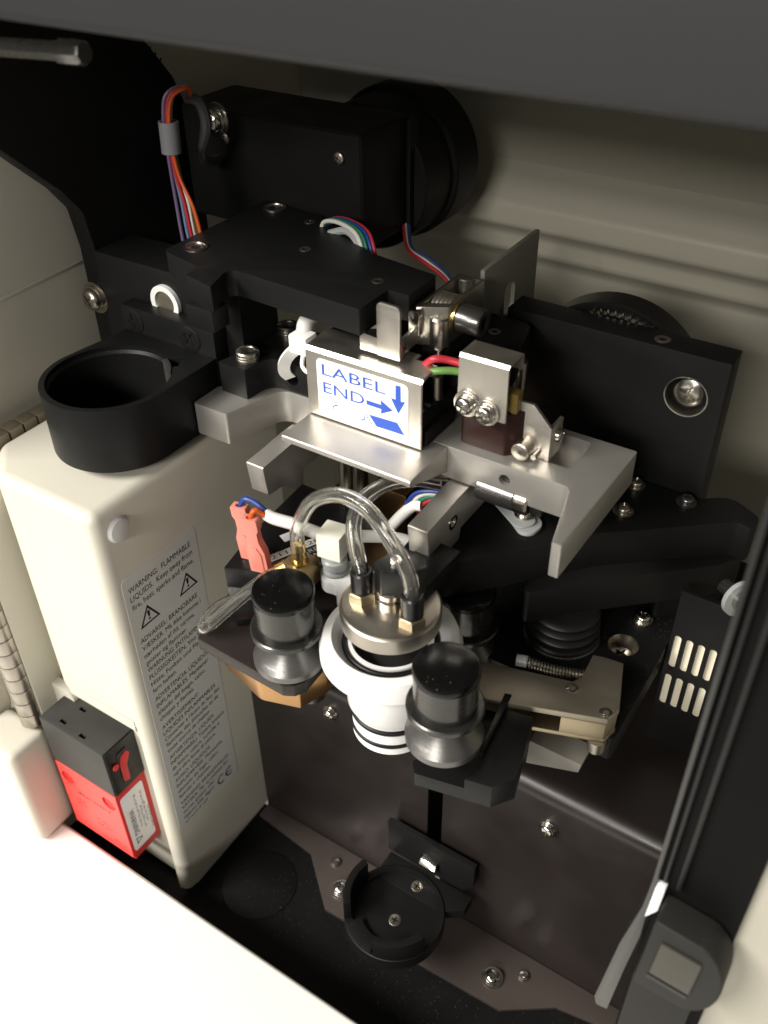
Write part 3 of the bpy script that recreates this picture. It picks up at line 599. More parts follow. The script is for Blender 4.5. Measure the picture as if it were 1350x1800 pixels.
# ------------------------------------------------------------------ pinch valve, spade connectors, hoses
pv = thing('pinch_valve', 'black solenoid pinch valve with printed label on the brown plate', 'valve', (-55, 25, 174))
vb = nb(); prism(vb, [(-66.8, -.4), (-48.2, 8.2), (-48.6, 20), (-36.5, 32), (-54, 52), (-73, 52), (-70.4, 18)], 'z', 181, 190, .5)
obj('coil_body', vb, 'blackplastic', pv)
obj('clear_cell', prism(nb(), [(-66.6, -.2), (-57, 3.2), (-57, 14), (-68.4, 14)], 'z', 174.2, 180.9, .5), 'clearblock', pv)
vb = nb(); prism(vb, fillet([(-65.4, -5.4), (-57, -8), (-53.2, -4.4), (-53, 8), (-64, 8)], .8, 3), 'z', 173.7, 176.4, .4); obj('base_foot', vb, 'blackplastic', pv)
vb = nb(); prism(vb, [(-56.8, 3.6), (-48.6, 8.6), (-40, 30), (-56.8, 30)], 'z', 173.7, 180.9, .3); obj('core', vb, 'blackplastic', pv)
vl = nb(); VT = lambda a, b: mt((-68.2, 12.4, 190.06), (.46, .888, 0), (-.888, .46, 0)) @ Matrix.Translation((a, b, 0))
# print runs away from the camera along the body
ey = Vector((.42, .907, 0)); ex = Vector((-.907, .42, 0))
def VP(o, s, size, wd): text(vl, s, size, mt(Vector(o) + Vector((0, 0, .08)), ey, ex), wd)
VP((-60.2, 7.2, 190), 'PSIG  L', 2.7, 16); VP((-56.6, 8.4, 190), 'V211P3-28', 2.7, 22)
gl = nb(); flat(gl, [(0, -.7), (24, -.7), (24, 2.8), (0, 2.8)], mt((-56.8, 7.6, 190.04), ey, ex)); flat(gl, [(12, 6.2), (22, 6.2), (22, 10.4), (12, 10.4)], mt((-56.8, 7.6, 190.04), ey, ex))
obj('label_band', gl, 'paper', pv)
o_ = obj('label_print', vl, 'ink', pv)
vl = nb(); VP((-50.6, 12.0, 190), 'NORGREN', 3.0, 16); VP((-48.4, 11, 190), 'REED VALVE', 2.5, 17); VP((-60.2, 7.2, 190), 'PSIG  L', 2.7, 16)
obj('logo_print', vl, 'inkwhite', pv)
sc = thing('spade_connector', 'translucent pink spade connector with a blue wire on the black valve', 'connector', (-64, 8, 189), 'pink spade connectors')
def spade(o, tilt):
    b = nb(); cx, cy = o
    prism(b, fillet([(-3.3, 190.3), (3.3, 190.3), (3.3, 200), (2.0, 204.5), (2.0, 208.6), (2.8, 210), (2.8, 214.6), (-2.8, 214.6), (-2.8, 210), (-2.0, 208.6), (-2.0, 204.5), (-3.3, 200)], .5, 3), 'y', -2, 2, .7, 2)
    c = nb(); lathe(c, [(0, 208), (1.35, 208), (1.35, 217), (0, 217)], (0, 0, 0), UP, 16); b = cut(b, c)
    R = Matrix.Translation((cx, cy, 0)) @ Matrix.Rotation(math.radians(tilt), 4, 'Z')
    for v in b.verts: v.co = R @ Vector((v.co.x - .09 * (v.co.z - 190.3), v.co.y * .8, 190.3 + (v.co.z - 190.3) * .9))
    return b
def spade_panel(o, tilt):
    b = nb(); prism(b, fillet([(-2.2, 192), (2.0, 192), (2.0, 199), (.8, 202), (-.8, 202), (-2.2, 199)], .4, 2), 'y', -2.5, -2.05, .15)
    R = Matrix.Translation((o[0], o[1], 0)) @ Matrix.Rotation(math.radians(tilt), 4, 'Z')
    for v in b.verts: v.co = R @ Vector((v.co.x - .09 * (v.co.z - 190.3), v.co.y * .8, 190.3 + (v.co.z - 190.3) * .9))
    return b
obj('housing', spade((-61.8, 8.6), 14), 'pink', sc); obj('window', spade_panel((-61.8, 8.6), 14), 'pink', sc)
obj('wire', tube(nb(), [(-63.6, 8.4, 207), (-63.6, 8.4, 212), (-61.8, 9.0, 215), (-58, 9.7, 214.4), (-52.6, 9.7, 211.6)], .95, 10), 'w_blue', sc)
sc2 = thing('spade_connector', 'translucent pink spade connector with an orange wire on the black valve', 'connector', (-55.6, 5, 189), 'pink spade connectors')
obj('housing', spade((-54.8, 5.4), 14), 'pink', sc2); obj('window', spade_panel((-54.8, 5.4), 14), 'pink', sc2)
obj('wire', tube(nb(), [(-56.6, 5.2, 207), (-56.6, 5.2, 212), (-55.8, 6.4, 214.4), (-54.2, 7.8, 213), (-52.2, 8.8, 210.8)], .95, 10), 'w_orange', sc2)
wc = nb(); tube(wc, [(-53.6, 9.6, 211.4), (-50, 9.2, 211.6), (-43, 9.8, 212), (-37.7, 10.4, 211.6), (-33, 12.6, 210), (-28.2, 20.5, 206), (-20.5, 29, 203), (-13.8, 33.2, 201), (-8, 36, 198)], 2.1, 14)
tag(obj('white_cable', wc, 'w_sleeve'), 'white sleeved cable running from the pink connectors behind the ivory elbow', 'cable')
be = thing('brass_elbow', 'brass elbow fitting beside the pinch valve feeding the arched hose', 'fitting', (-39, 7, 190))
bb = nb(); box(bb, -43.4, -33.6, 2.2, 11, 192, 201.4, 1.3, 2); obj('elbow_body', bb, 'brassdull', be)
obj('barb', lathe(nb(), [(3.1, 200.42), (3.1, 202), (2.1, 202.4), (2.6, 204), (1.9, 206), (2.5, 206.4), (1.8, 209.4), (0, 209.4), (0, 200.42)], (-38.2, 5.4, 0), UP, 24), 'brass', be)
d_ = (Vector((-49.6, -4, 193.2)) - Vector((-43, 3, 198))).normalized()
obj('barb', lathe(nb(), [(0, -2), (2.9, -2), (2.9, 1.4), (1.9, 1.8), (2.5, 3.4), (1.7, 5.6), (2.2, 6), (1.6, 8.4), (0, 8.4)], (-43.4, 2.6, 197.6), d_, 24), 'brass', be)
obj('lower_nipple', lathe(nb(), [(0, 174), (3.4, 174), (3.4, 192.58), (0, 192.58)], (-39.2, 7, 0), UP, 24), 'milky', be)
tag(obj('clear_hose', tube(nb(), [(-44.4, .8, 197), (-47.2, -2.2, 195.4), (-51, -6, 191.5), (-55.7, -11, 186), (-60.1, -16, 180.6), (-63.2, -17, 177.4), (-65.6, -12.5, 176.7), (-65.4, -6.5, 177.2), (-63.4, -2, 177.6)], 2.3, 20, 1.45, n=8), 'clear'),
    'clear hose looping from the brass elbow over the brown plate edge to the valve', 'hose')
ie = thing('ivory_elbow', 'square ivory elbow on a milky fitting beside the white lug', 'fitting', (-29, 12, 192))
bb = nb(); box(bb, -5, 5, -5, 5, -5.4, 4.4, .4, 2)
R = Matrix.Translation((-29.4, 12.6, 209.4)) @ Matrix.Rotation(math.radians(8), 4, 'Z')
for v in bb.verts: v.co = R @ Vector((v.co.x * .82, v.co.y * .82, v.co.z * .95))
obj('elbow_cube', bb, 'ivory', ie)
obj('fitting', lathe(nb(), [(0, 196.42), (4.0, 196.42), (4.2, 197.4), (3.9, 198), (3.6, 198.4), (4.2, 199), (4.3, 202), (3.6, 202.6), (3.4, 204.2), (0, 204.2)], (-29.4, 12.4, 0), UP, 32), 'milky', ie)
obj('window', box(nb(), -33.2, -31, 8.6, 9.8, 199.6, 200.6), 'blackplastic', ie)
lg = nb(); prism(lg, fillet([(-34.6, 11), (-30.4, 6.2), (-25.4, 7.2), (-22.6, 3.4), (-19, 2), (-14, 8), (-17, 19), (-26, 20), (-33, 17)], [3, 4, 2, 2, 2, 2, 3, 3, 3], 5), 'z', 191.5, 196.4, .5)
tag(obj('white_lug', lg, 'white'), 'white plastic lug plate between the rollers under the ivory elbow', 'lug')

# ------------------------------------------------------------------ slide gripper
gr = thing('slide_gripper', 'silver bead blasted slide gripper plate with two drop wings', 'gripper', (-25, 45, 222))
poly = [(-91, 20.8), (-77, 20.8), (-70.6, 43), (-55, 43), (-5.6, 43), (34.6, 43), (40.6, 17.6), (43.6, 17.6), (44.6, 71), (-84, 71), (-86, 40), (-91, 33)]
g = nb(); prism(g, fillet(poly, [.8, 1.2, 5, 0, 5, 3, .5, .5, .8, .5, .5, .5], 6), 'z', 224, 236, .45, 2)
c2 = nb(); prism(c2, fillet([(20, 51.4), (31.2, 51.4), (31.2, 68), (20, 68)], 2, 5), 'z', 229.5, 240)
g = cut(g, c2)
c2 = nb(); lathe(c2, [(0, -10), (1.9, -10), (1.9, 30), (0, 30)], (13.8, 43, 230.6), (0, 1, 0), 24); g = cut(g, c2)
obj('plate', g, 'alu', gr)
t = nb(); prism(t, [(21, 235.98), (20.6, 235.4), (20.6, 234.0), (42.9, 226), (42.9, 235.98)], 'x', -54, -6.2, .4); obj('tongue', t, 'alu', gr)
obj('dark_hole_disc', lathe(nb(), [(0, 0), (1.75, 0), (1.75, .6), (0, .6)], (13.8, 44.6, 230.6), (0, 1, 0), 20), 'ink', gr)  # black disc closing the bore to make it dark
FP = fillet([(17.4, 222.6), (18.8, 210.6), (27, 209.6), (33.5, 204.0), (37.5, 203.8), (38.6, 210), (62, 210), (62, 223.4), (36, 223.6), (28, 223)], .7, 3)
lv = nb(); prism(lv, FP, 'x', -5.0, 2.0, .4)
lev = obj('finger', lv, 'alu', gr)
obj('finger_pin', lathe(nb(), [(1.6, 0), (2.6, 0), (2.6, .25), (1.6, .25)], (2.02, 33, 216), RIGHT, 24, closed=True), 'polished', lev)
lv = nb(); prism(lv, FP, 'x', -67.4, -60.4, .4)
obj('finger', lv, 'alu', gr)
ac = obj('actuator', lathe(nb(), [(0, 0), (4.4, 0), (4.5, .3), (4.5, 12.6), (4.1, 13), (0, 13)], (4.5, 46, 223.4), RIGHT, 32), 'darksteel', gr)
obj('collar', lathe(nb(), [(0, 13.02), (4.4, 13.02), (4.6, 13.3), (4.6, 17), (3.8, 17.6), (0, 17.6)], (4.5, 46, 223.4), RIGHT, 32), 'polished', ac)
obj('rod_end', box(nb(), 22.4, 26.6, 43.6, 48.4, 221, 223.9, .4), 'blackplastic', ac)
# black base block on the plate
gb = thing('gripper_base', 'black base block with slotted brass inserts bolted to the silver gripper', 'block', (-50, 55, 236))
p1 = nb(); prism(p1, fillet([(-88, 31.8), (-76.6, 31.8), (-75.4, 43.4), (-52.8, 43.4), (-52.8, 37.2), (-13, 37.2), (-13, 60), (-16, 66), (-86, 66), (-86, 41)], [.4, .4, 5, 0, .4, .4, 1, 1, .4, .4], 5), 'z', 236.1, 247, .35)
c2 = nb(); lathe(c2, [(0, -3), (2.6, -3), (2.6, 4), (0, 4)], (-66.4, 43.4, 241.4), (0, 1, 0), 20)
obj('block', cut(p1, c2), 'greyblack', gb)
for p in ((-80.6, 38.6, 247.05), (-80.4, 60.4, 247.05)): screw(gb, p, UP, 3.9, 'insert', 'nickel', 'threaded_insert', spin=.5)
obj('post', cyl(nb(), (-14.8, 50, 247.05), (-14.8, 50, 255), 2.1, 20), 'nickel', gb)
for p in ((-14.6, 44.6), (-14.6, 40.4)): obj('pin', cyl(nb(), (p[0], p[1], 246.6), (p[0], p[1], 247.5), 1.1, 16), 'nickel', gb)
obj('side_step', box(nb(), -12.95, -11.4, 39, 56, 236.1, 241.5, .3), 'black', gb)
# sticker bracket
sb = thing('sticker_bracket', 'bent brushed steel cover with the blue and white LABEL END sticker', 'cover', (-33, 40, 236))
p1 = nb(); prism(p1, [(36, 236.4), (36, 259.4), (36.9, 260.6), (48.6, 261.4), (48.7, 260.5), (37.6, 259.7), (36.9, 259), (36.9, 236.4)], 'x', -54.2, -11.7)
es = [e for e in p1.edges if e.calc_face_angle(0) > 1.3]; bmesh.ops.bevel(p1, geom=es, offset=.2, segments=2, affect='EDGES')
c2 = nb(); box(c2, -34.5, -28.5, 46.6, 52, 256, 275); box(c2, -19.5, -8, 45.4, 52, 256, 275)
obj('cover_sheet', cut(p1, c2), 'brushed', sb)
obj('end_flange', prism(nb(), [(36.95, 247.2), (36.95, 258.8), (47, 260.2), (47, 247.2)], 'x', -54.1, -53.2, .15), 'brushed', sb)
stk = obj('sticker', prism(nb(), fillet([(-49.9, 237.4), (-16.2, 237.4), (-16.2, 257.7), (-49.9, 257.7)], 1.7, 5), 'y', 35.86, 35.98), 'whitelabel', sb)
KT = lambda x, z: mt((-6.83, 35.80, -24.9), (1, 0, 0), (0, 0, 1)) @ Matrix.Scale(1.0625, 4) @ Matrix.Translation((x, z, 0))
k = nb(); text(k, 'LABEL', 5.2, KT(-38.6, 260.9), 22.2); text(k, 'END', 5.2, KT(-38.4, 255.0), 14.6)
flat(k, [(-23, 255.6), (-17.9, 255.6), (-18.1, 254.0), (-13.9, 256.4), (-18.2, 258.7), (-17.9, 257.1), (-23, 257.1)], KT(0, 0))
flat(k, [(-13, 265.1), (-13.05, 260.4), (-14.6, 260.5), (-12.1, 255.9), (-9.8, 260.5), (-11.25, 260.3), (-11.3, 265.2)], KT(0, 0))
flat(k, [(-22.3, 252.4), (-12.5, 252.8), (-10.0, 249.3), (-19.7, 249.1)], KT(0, 0))
for i in range(4): flat(k, [(-23.6 + i * .55, 252.2 - i * .8), (-23.1 + i * .55, 252.2 - i * .8), (-22.9 + i * .55, 251.7 - i * .8), (-23.4 + i * .55, 251.7 - i * .8)], KT(0, 0))
def arc(cx, cz, rx, rz, a0, a1, wd):
    A = [math.radians(a0 + (a1 - a0) * i / 14) for i in range(15)]
    for i, (a, b) in enumerate(zip(A, A[1:])):
        w1 = wd * (1 - i / 14) + .06; w2 = wd * (1 - (i + 1) / 14) + .06
        flat(k, [(cx + rx * math.cos(a), cz + rz * math.sin(a)), (cx + rx * math.cos(b), cz + rz * math.sin(b)), (cx + (rx - w2) * math.cos(b), cz + (rz - w2) * math.sin(b)), (cx + (rx - w1) * math.cos(a), cz + (rz - w1) * math.sin(a))], KT(0, 0))
arc(-29.5, 250.6, 5.9, 2.0, 135, 245, .45); arc(-29.5, 250.6, 5.9, 2.0, -40, 75, .45)
fineprint(k, KT(-18, 247.7), 8, .75, 12)
obj('sticker_print', k, 'inkblue', stk)
# tab lever and spring hinge
th = thing('tab_lever', 'small upright steel tab on a lever behind the sticker bracket', 'lever', (-25, 42, 262))
obj('tab', prism(nb(), fillet([(-29.9, 262.2), (-21.9, 262.2), (-21.8, 279.4), (-29.9, 279.6)], [.3, .3, 1.7, 1.7], 4), 'y', 40.2, 41.2, .2), 'brushed', th)
obj('foot', prism(nb(), fillet([(-36.4, 262.2), (-29.95, 262.2), (-29.95, 267.4), (-36.4, 268.2)], [.3, .3, .3, 1.4], 4), 'y', 40.6, 41.8, .2), 'brushed', th)
obj('link', prism(nb(), [(41.25, 263.2), (52, 264.2), (52, 269.4), (41.25, 268.4)], 'x', -23.2, -21.8, .25), 'cast', th)
hn = thing('spring_hinge', 'cast steel spring hinge with a round bolt head beside the tab lever', 'hinge', (-20, 66, 255))
fr = nb(); prism(fr, fillet([(-24.8, 52.4), (-15.2, 57.6), (-15.2, 80.6), (-24.8, 80.6)], [1, 1, 1, 1], 3), 'z', 261.6, 274.2, .35, 2)
c2 = nb(); prism(c2, [(-23.6, 56.4), (-16.4, 60), (-16.4, 79.4), (-23.6, 79.4)], 'z', 255, 280)
obj('clevis', cut(fr, c2), 'cast', hn)
obj('clevis_post', lathe(nb(), [(0, 260), (2.2, 260), (2.2, 274.5), (1.9, 274.8), (0, 274.8)], (-20.6, 77.4, 0), UP, 20), 'cast', hn)
for i in range(5): obj('spring_coil', lathe(nb(), [(3.2, -.62), (5.4, -.62), (5.9, -.3), (5.9, .3), (5.4, .62), (3.2, .62)], (-22.8 + i * 1.38, 64.6, 268.8), RIGHT, 32, closed=True), 'cast', hn)
obj('shoulder', lathe(nb(), [(0, 261.8), (3.0, 261.8), (3.2, 262.2), (3.2, 270.6), (2.7, 271.2), (0, 271.2)], (-17.8, 56.6, 0), UP, 24), 'cast', hn)
obj('side_lug', prism(nb(), fillet([(-25.2, 265.6), (-21.6, 265.6), (-21.6, 273.8), (-25.2, 273.8)], .7, 3), 'y', 50.6, 53.2, .4), 'polished', hn)
obj('base_pad', prism(nb(), fillet([(-24.4, 56), (-15.6, 59), (-15.6, 80), (-24.4, 80)], .5, 2), 'z', 255.45, 261.55, .2), 'black', hn)
obj('set_screw', cyl(nb(), (-16.6, 53.8, 258.8), (-16.6, 53.8, 261.75), 1.3, 16), 'polished', hn)
obj('washer', lathe(nb(), [(3, 0), (5.0, 0), (5.0, 1.0), (3, 1.0)], (-15.15, 62.8, 269), RIGHT, 36, closed=True), 'brass', hn)
bh = nb(); lathe(bh, [(0, 1.02), (4.2, 1.02), (4.4, 1.3), (4.4, 8.4), (3.9, 9.2), (hexr(2.3), 9.2), (hexr(2.1), 6), (0, 6)], (-15.15, 62.8, 269), RIGHT, 48); obj('bolt_head', bh, 'darksteel', hn)
# second small cover with screws
c_ = thing('sensor_cover', 'small bent steel cover held by two pan screws beside the red and green wires', 'cover', (4, 47, 250))
p1 = nb(); prism(p1, [(44, 249.6), (44, 267.4), (44.8, 268.4), (53.4, 268.4), (54, 267.8), (54, 263.2), (53.2, 263.2), (53.2, 267.6), (45, 267.6), (44.8, 267.2), (44.8, 249.6)], 'x', -4, 12)
c2 = nb(); box(c2, -5, 9.4, 43, 46, 246, 251.2); cover = cut(p1, c2)
obj('cover_sheet', cover, 'brushed', c_)
for p in ((-.6, 43.7, 252.8), (6.0, 43.7, 251.8)): screw(c_, p, FRONT, 2.9)
ph = thing('phenolic_block', 'dark red phenolic block under the small steel cover', 'block', (6, 48, 236))
p1 = nb(); prism(p1, fillet([(-4.4, 47), (11, 47), (15, 50.8), (15, 57), (-4.4, 57)], 1.5, 4), 'z', 236.1, 251, 1.2, 3); obj('block', p1, 'maroon', ph)
obj('amber_insert', box(nb(), 9.0, 13.6, 48, 52, 251.05, 257.6, .5), 'amber', ph)
wp = thing('wing_plate', 'chamfered steel side plate with a thumb screw on the silver gripper', 'plate', (18, 52, 236))
obj('plate', prism(nb(), [(9.5, 236.1), (23.8, 236.1), (23.8, 247.6), (17.6, 254), (9.5, 254)], 'y', 51.2, 52.4, .15), 'brushed', wp)
obj('return_flange', box(nb(), 22.6, 23.8, 52.45, 60, 236.1, 247.4, .15), 'brushed', wp)
obj('thumb_screw', lathe(nb(), [(0, 0), (2.4, 0), (2.4, 2.2), (2.9, 2.4), (2.9, 4.6), (2.3, 5), (0, 5)], (16.4, 51.15, 239.6), FRONT, 28), 'nickel', wp)
obj('stud', cyl(nb(), (20.4, 51.15, 238.6), (20.4, 47.6, 238.6), .9, 12), 'nickel', wp)
screw(wp, (23.85, 56.5, 243), RIGHT, 2.2, 'bare')

# ------------------------------------------------------------------ bracket arm above: top plates, motor
tp = thing('top_plate', 'large black horizontal plate with countersunk socket screws below the motor', 'plate', (-65, 60, 269))
poly = [(-112.4, 38.6), (-94, 34.6), (-92.6, 28), (-80.4, 25.2), (-84.6, 38.8), (-33, 36), (-33, 51.4), (-25.6, 51.4), (-26, 68), (-52, 72), (-62, 76), (-77, 85.6), (-87, 90.4), (-112.4, 92.6)]
g = nb(); prism(g, fillet(poly, [3, .5, .4, .4, 3, .4, .4, .4, .4, 1, 6, 5, 2, .5], 5), 'z', 269.5, 278, .35)
obj('plate', g, 'greyblack', tp)
for p in ((-104.9, 46.3, 278.05), (-104.9, 88.1, 278.05)): screw(tp, p, UP, 4.2, 'socket', 'nickel')
for p in ((-73, 63.4, 278), (-39.1, 55.2, 278), (-86, 83.5, 278)): screw(tp, p, UP, 1.8, 'hole', 'nickel', 'tapped_hole')
obj('front_lip', box(nb(), -92.4, -81.4, 25.4, 33, 262, 269.45, .3), 'greyblack', tp)
l2 = thing('lower_plate', 'black plate with rounded corner under the cast spring hinge', 'plate', (-20, 80, 253))
g = nb(); prism(g, fillet([(-60, 58), (3.2, 58), (2.2, 70), (-4.6, 95.6), (-60, 95.6)], [.4, .4, 1, 5, .4], 5), 'z', 247.6, 255.4, .4); obj('plate', g, 'greyblack', l2)
for p in ((-12.6, 84, 255.4), (-13.8, 61.6, 255.4)): screw(l2, p, UP, 1.9, 'hole', 'nickel', 'tapped_hole')
obj('spacer', cyl(nb(), (-2, 84, 236), (-2, 84, 247.55), 2.2, 20), 'nickel', l2)
obj('spacer', cyl(nb(), (-98.6, 62, 236), (-98.6, 62, 269.4), 3.4, 20), 'nickel', l2)
mp_ = nb(); prism(mp_, [(-19.4, 86), (129, 86)][:0] + [(88, 246), (129, 246), (129, 273.4), (88, 273.4)], 'x', -21, -19.4, .2)
c2 = nb(); prism(c2, fillet([(104, 250), (112, 250), (112, 262), (104, 262)], 3, 4), 'x', -24, -16)
tag(obj('slotted_plate', cut(mp_, c2), 'plategrey'), 'thin grey slotted plate standing behind the cast spring hinge', 'plate')
mo = thing('motor', 'black gear motor with a stepped round housing under the hood', 'motor', (-95, 120, 268))
g = nb(); box(g, -150.1, -70, 93, 124, 266, 307, 2.4, 3); obj('gear_housing', g, 'black', mo)
obj('round_housing', lathe(nb(), [(0, 124.02), (26.4, 124.02), (27, 124.6), (27, 141.8), (26.6, 142.2), (26.6, 143.6), (27, 144), (28.4, 144.2), (29, 145), (29, 160), (27.6, 162), (0, 162)], (-90, 0, 280.6), (0, 1, 0), 72), 'black', mo)
obj('end_plate', prism(nb(), fillet([(121, 267), (126.5, 267), (126.5, 306), (121, 306)], 1.5, 4), 'x', -69.9, -68.2, .4), 'black', mo)
for p in ((-78.6, 92.95, 298.5), (-128.8, 92.95, 297.4)): screw(mo, p, FRONT, 2.2, 'bare', 'nickel')
dp = nb(); prism(dp, fillet([(42, 196), (42, 268), (40, 283), (33.4, 292), (-24, 348), (-22, 356), (60, 356), (92, 316), (100, 298), (100, 196)], [1, 2, 6, 5, 1, 1, 3, 6, 2, 1], 5), 'x', -158.2, -150.2, .4)
sp_ = tag(obj('side_plate', dp, 'black'), 'big black side plate with a chamfered front edge beside the beige wall', 'plate')
br = nb()
for i in range(6): tube(br, [(-152, 76 + i * 2.2, 330.5 - i * 2.2), (-150.5, 77 + i * 2.2, 333.6 - i * 2.2)], .35, 6)
obj('bristle', br, 'w_black', sp_)
screw(sp_, (-154.4, 41.9, 250), FRONT, 4.2, 'pan', 'nickel')
tg = nb()
mpl = nb(); box(mpl, -16, 60.4, 100, 111, 116.1, 256.6, .4)
c2 = nb(); lathe(c2, [(0, -1), (7.2, -1), (7.2, 6), (0, 6)], (48.6, 100, 241.6), (0, 1, 0), 40); mpl = cut(mpl, c2)
mpo = tag(obj('main_plate', mpl, 'black'), 'thick upright black plate with one large recessed screw in front of the gear', 'plate')
obj('bore_liner', lathe(nb(), [(7.15, -.05), (7.15, 6), (6.7, 6), (6.7, -.05)], (48.6, 100, 241.6), (0, 1, 0), 40, closed=True), 'polished', mpo)
screw(mpo, (48.6, 105.9, 241.6), FRONT, 5.4, 'bare')
screw(mpo, (36.6, 105, 256.62), UP, 2.4, 'hole', 'nickel', 'tapped_hole')
for p in ((30.6, 99.95, 206.5),): screw(mpo, p, FRONT, 2.3, 'pan')
NT = 72; G = nb()
lathe(G, [(0, 3), (29.2, 3), (29.6, 1.2), (31.0, .8), (31.6, 1.6), (31.6, 11), (30, 12), (0, 12)], (17.6, 112.6, 228.6), (0, 1, 0), 96)
ge = tag(obj('gear_wheel', G, 'blackplastic'), 'finely toothed dark gear wheel peeking over the upright black plate', 'gear')
obj('toothed_rim', lathe(nb(), [(22, 1.0), (27.6, .4), (29.1, 2.4), (22, 2.9)], (17.6, 112.6, 228.6), (0, 1, 0), 72, closed=True), 'polished', ge)
gt = nb()
for i in range(NT):
    a = 2 * math.pi * i / NT; ca, sa = math.cos(a), math.sin(a)
    prism(gt, [(17.6 + 27.4 * ca - .62 * sa, 228.6 + 27.4 * sa + .62 * ca), (17.6 + 27.4 * ca + .62 * sa, 228.6 + 27.4 * sa - .62 * ca), (17.6 + 29.9 * ca + .2 * sa, 228.6 + 29.9 * sa - .2 * ca), (17.6 + 29.9 * ca - .2 * sa, 228.6 + 29.9 * sa + .2 * ca)], 'y', 112.3, 114.6)
o = obj('teeth', gt, 'polished', ge); o['kind'] = 'stuff'
# rod under the hood
rd = nb(); lathe(rd, [(0, 0), (2.3, 0), (2.3, 34), (2.9, 34.2), (2.9, 41), (2.4, 42), (0, 42)], (-117, -10, 347.6), (1, 0, .06), 8)
tag(obj('gas_strut', rd, 'darksteel'), 'short steel strut end under the dark hood at the black side plate', 'strut')

# ------------------------------------------------------------------ ring holder
rh = thing('bath_holder', 'black ring holder standing over the beige cabinet top', 'holder', (-115, 15, 222))
cx, cy, R = -113.9, 7.4, 22.6
A = [math.radians(150 + i * 240 / 40) for i in range(41)]
outer = [(-91.4, 39)] + [(cx + R * math.cos(t), cy + R * math.sin(t)) for t in [math.radians(i * -180 / 44) for i in range(0, 45)]] + [(-135.6, 15), (-133.6, 30), (-133.4, 39)]
g = nb(); prism(g, outer, 'z', 222.6, 246, .5)
c2 = nb(); lathe(c2, [(0, 225.6), (19.7, 225.6), (19.7, 243.4), (20.5, 244.4), (20.5, 260), (0, 260)], (cx, cy, 0), UP, 72); g = cut(g, c2)
c2 = nb(); prism(c2, [(-102.6, 20), (-98.6, 24), (-101.2, 28.5), (-105.6, 25.6)], 'z', 228, 250)
obj('ring', cut(g, c2), 'greyblack', rh)
g = nb(); box(g, -133.8, -91.2, 34.5, 40.6, 230, 255.4, .4); obj('flange', g, 'greyblack', rh)
g = nb(); box(g, -149.9, -84.0, 41, 60, 222.5, 269, .6)
c2 = nb(); box(c2, -138, -98, 40, 50.5, 240, 258); 
obj('mount_block', g, 'greyblack', rh)
for p in ((-128.4, 34.45, 250.2), (-102.2, 34.45, 250.2)): screw(rh, p, FRONT, 4.6, 'flat', 'greyblack')
obj('washer', lathe(nb(), [(4.4, 0), (6.4, 0), (6.4, 1.6), (4.4, 1.6)], (-117, 40.95, 257.6), FRONT, 40, closed=True), 'white', rh)
obj('magnet', lathe(nb(), [(0, 0), (4.3, 0), (4.3, .8), (0, .8)], (-117, 40.95, 257.6), FRONT, 32), 'bracketsteel', rh)
A = [math.radians(34 + i * 30 / 8) for i in range(9)]
obj('latch_blade', prism(nb(), [(cx + 18.4 * math.cos(a), cy + 18.4 * math.sin(a)) for a in A] + [(cx + 20.2 * math.cos(a), cy + 20.2 * math.sin(a)) for a in A[::-1]], 'z', 226, 246.4, .2), 'charcoal', rh)

# ------------------------------------------------------------------ wiring
wb_ = thing('wire_bundle', 'bundle of thin coloured wires through a grey sleeve on the black side plate', 'wires', (-122, 60, 270))
for i, (m, ox, oy, ex_) in enumerate((('w_violet', -2.4, 0, -3.2), ('w_lblue', -1.2, .8, -1.6), ('w_red', 0, 0, .4), ('w_white', 1.0, 1.0, .8), ('w_olive', 1.9, .2, 3.4), ('w_orange', 2.4, -.6, 4.6), ('w_brown', .2, 1.4, 1.6))):
    wire(wb_, [(-124.4 + ox * .3, 72.6 + oy * .5, 317), (-119.6 + ox * .6, 66 + oy * .5, 321.6), (-122.4 + ox * .7, 61.4 + oy, 319.4), (-123.7 + ox * .6, 60 + oy, 312), (-124 + ox * .6, 60 + oy, 303), (-123.2 + ox * .9, 60 + oy, 294), (-121.4 + ox * .6 + ex_ * .7, 60 + oy, 285), (-120.6 + ex_ * 1.3, 60 + oy, 275), (-120 + ex_ * 1.5, 61 + oy, 264)], .62, m)
g = nb(); lathe(g, [(2.6, 0), (3.3, 0), (3.3, 10), (2.6, 10)], (-124.1, 60.4, 301.6), (0, .05, 1), 24, closed=True); obj('sleeve', g, 'sleevegrey', wb_)
screw(wb_, (-132, 92.9, 303.4), FRONT, 4.2)
wire(wb_, [(-125.4, 71.6, 316.4), (-122.4, 74.4, 314.6), (-121.2, 75.4, 307.5), (-125.6, 76, 298), (-131, 84, 291.5), (-134, 94, 289)], 1.9, 'w_grey', 'sheath')
pw = thing('plate_wires', 'green, white and blue wires in a nylon tie behind the large black plate', 'wires', (-66, 78, 278))
for m, oy in (('w_white', 0), ('w_green', 1.3), ('w_blue', 2.6), ('w_red', 3.6)):
    wire(pw, [(-80 + oy * .3, 82 + oy, 276), (-79 + oy * .3, 82.6 + oy, 279.6), (-72 + oy * .4, 81 + oy, 281.4), (-63 + oy * .6, 78 + oy, 280.6), (-58.6 + oy * .6, 75.6 + oy, 276), (-57 + oy * .6, 75 + oy, 268)], .75, m)
tb = nb(); tube(tb, [(-75, 80, 277.2), (-68, 80, 279.6), (-61.6, 77, 278.2), (-58.6, 75, 274)], 1.3, 8); obj('cable_tie', tb, 'milky', pw)
tb = nb(); box(tb, -60.4, -54.6, 72.6, 76.4, 267, 276.4, .7); obj('tie_head', tb, 'milky', pw)
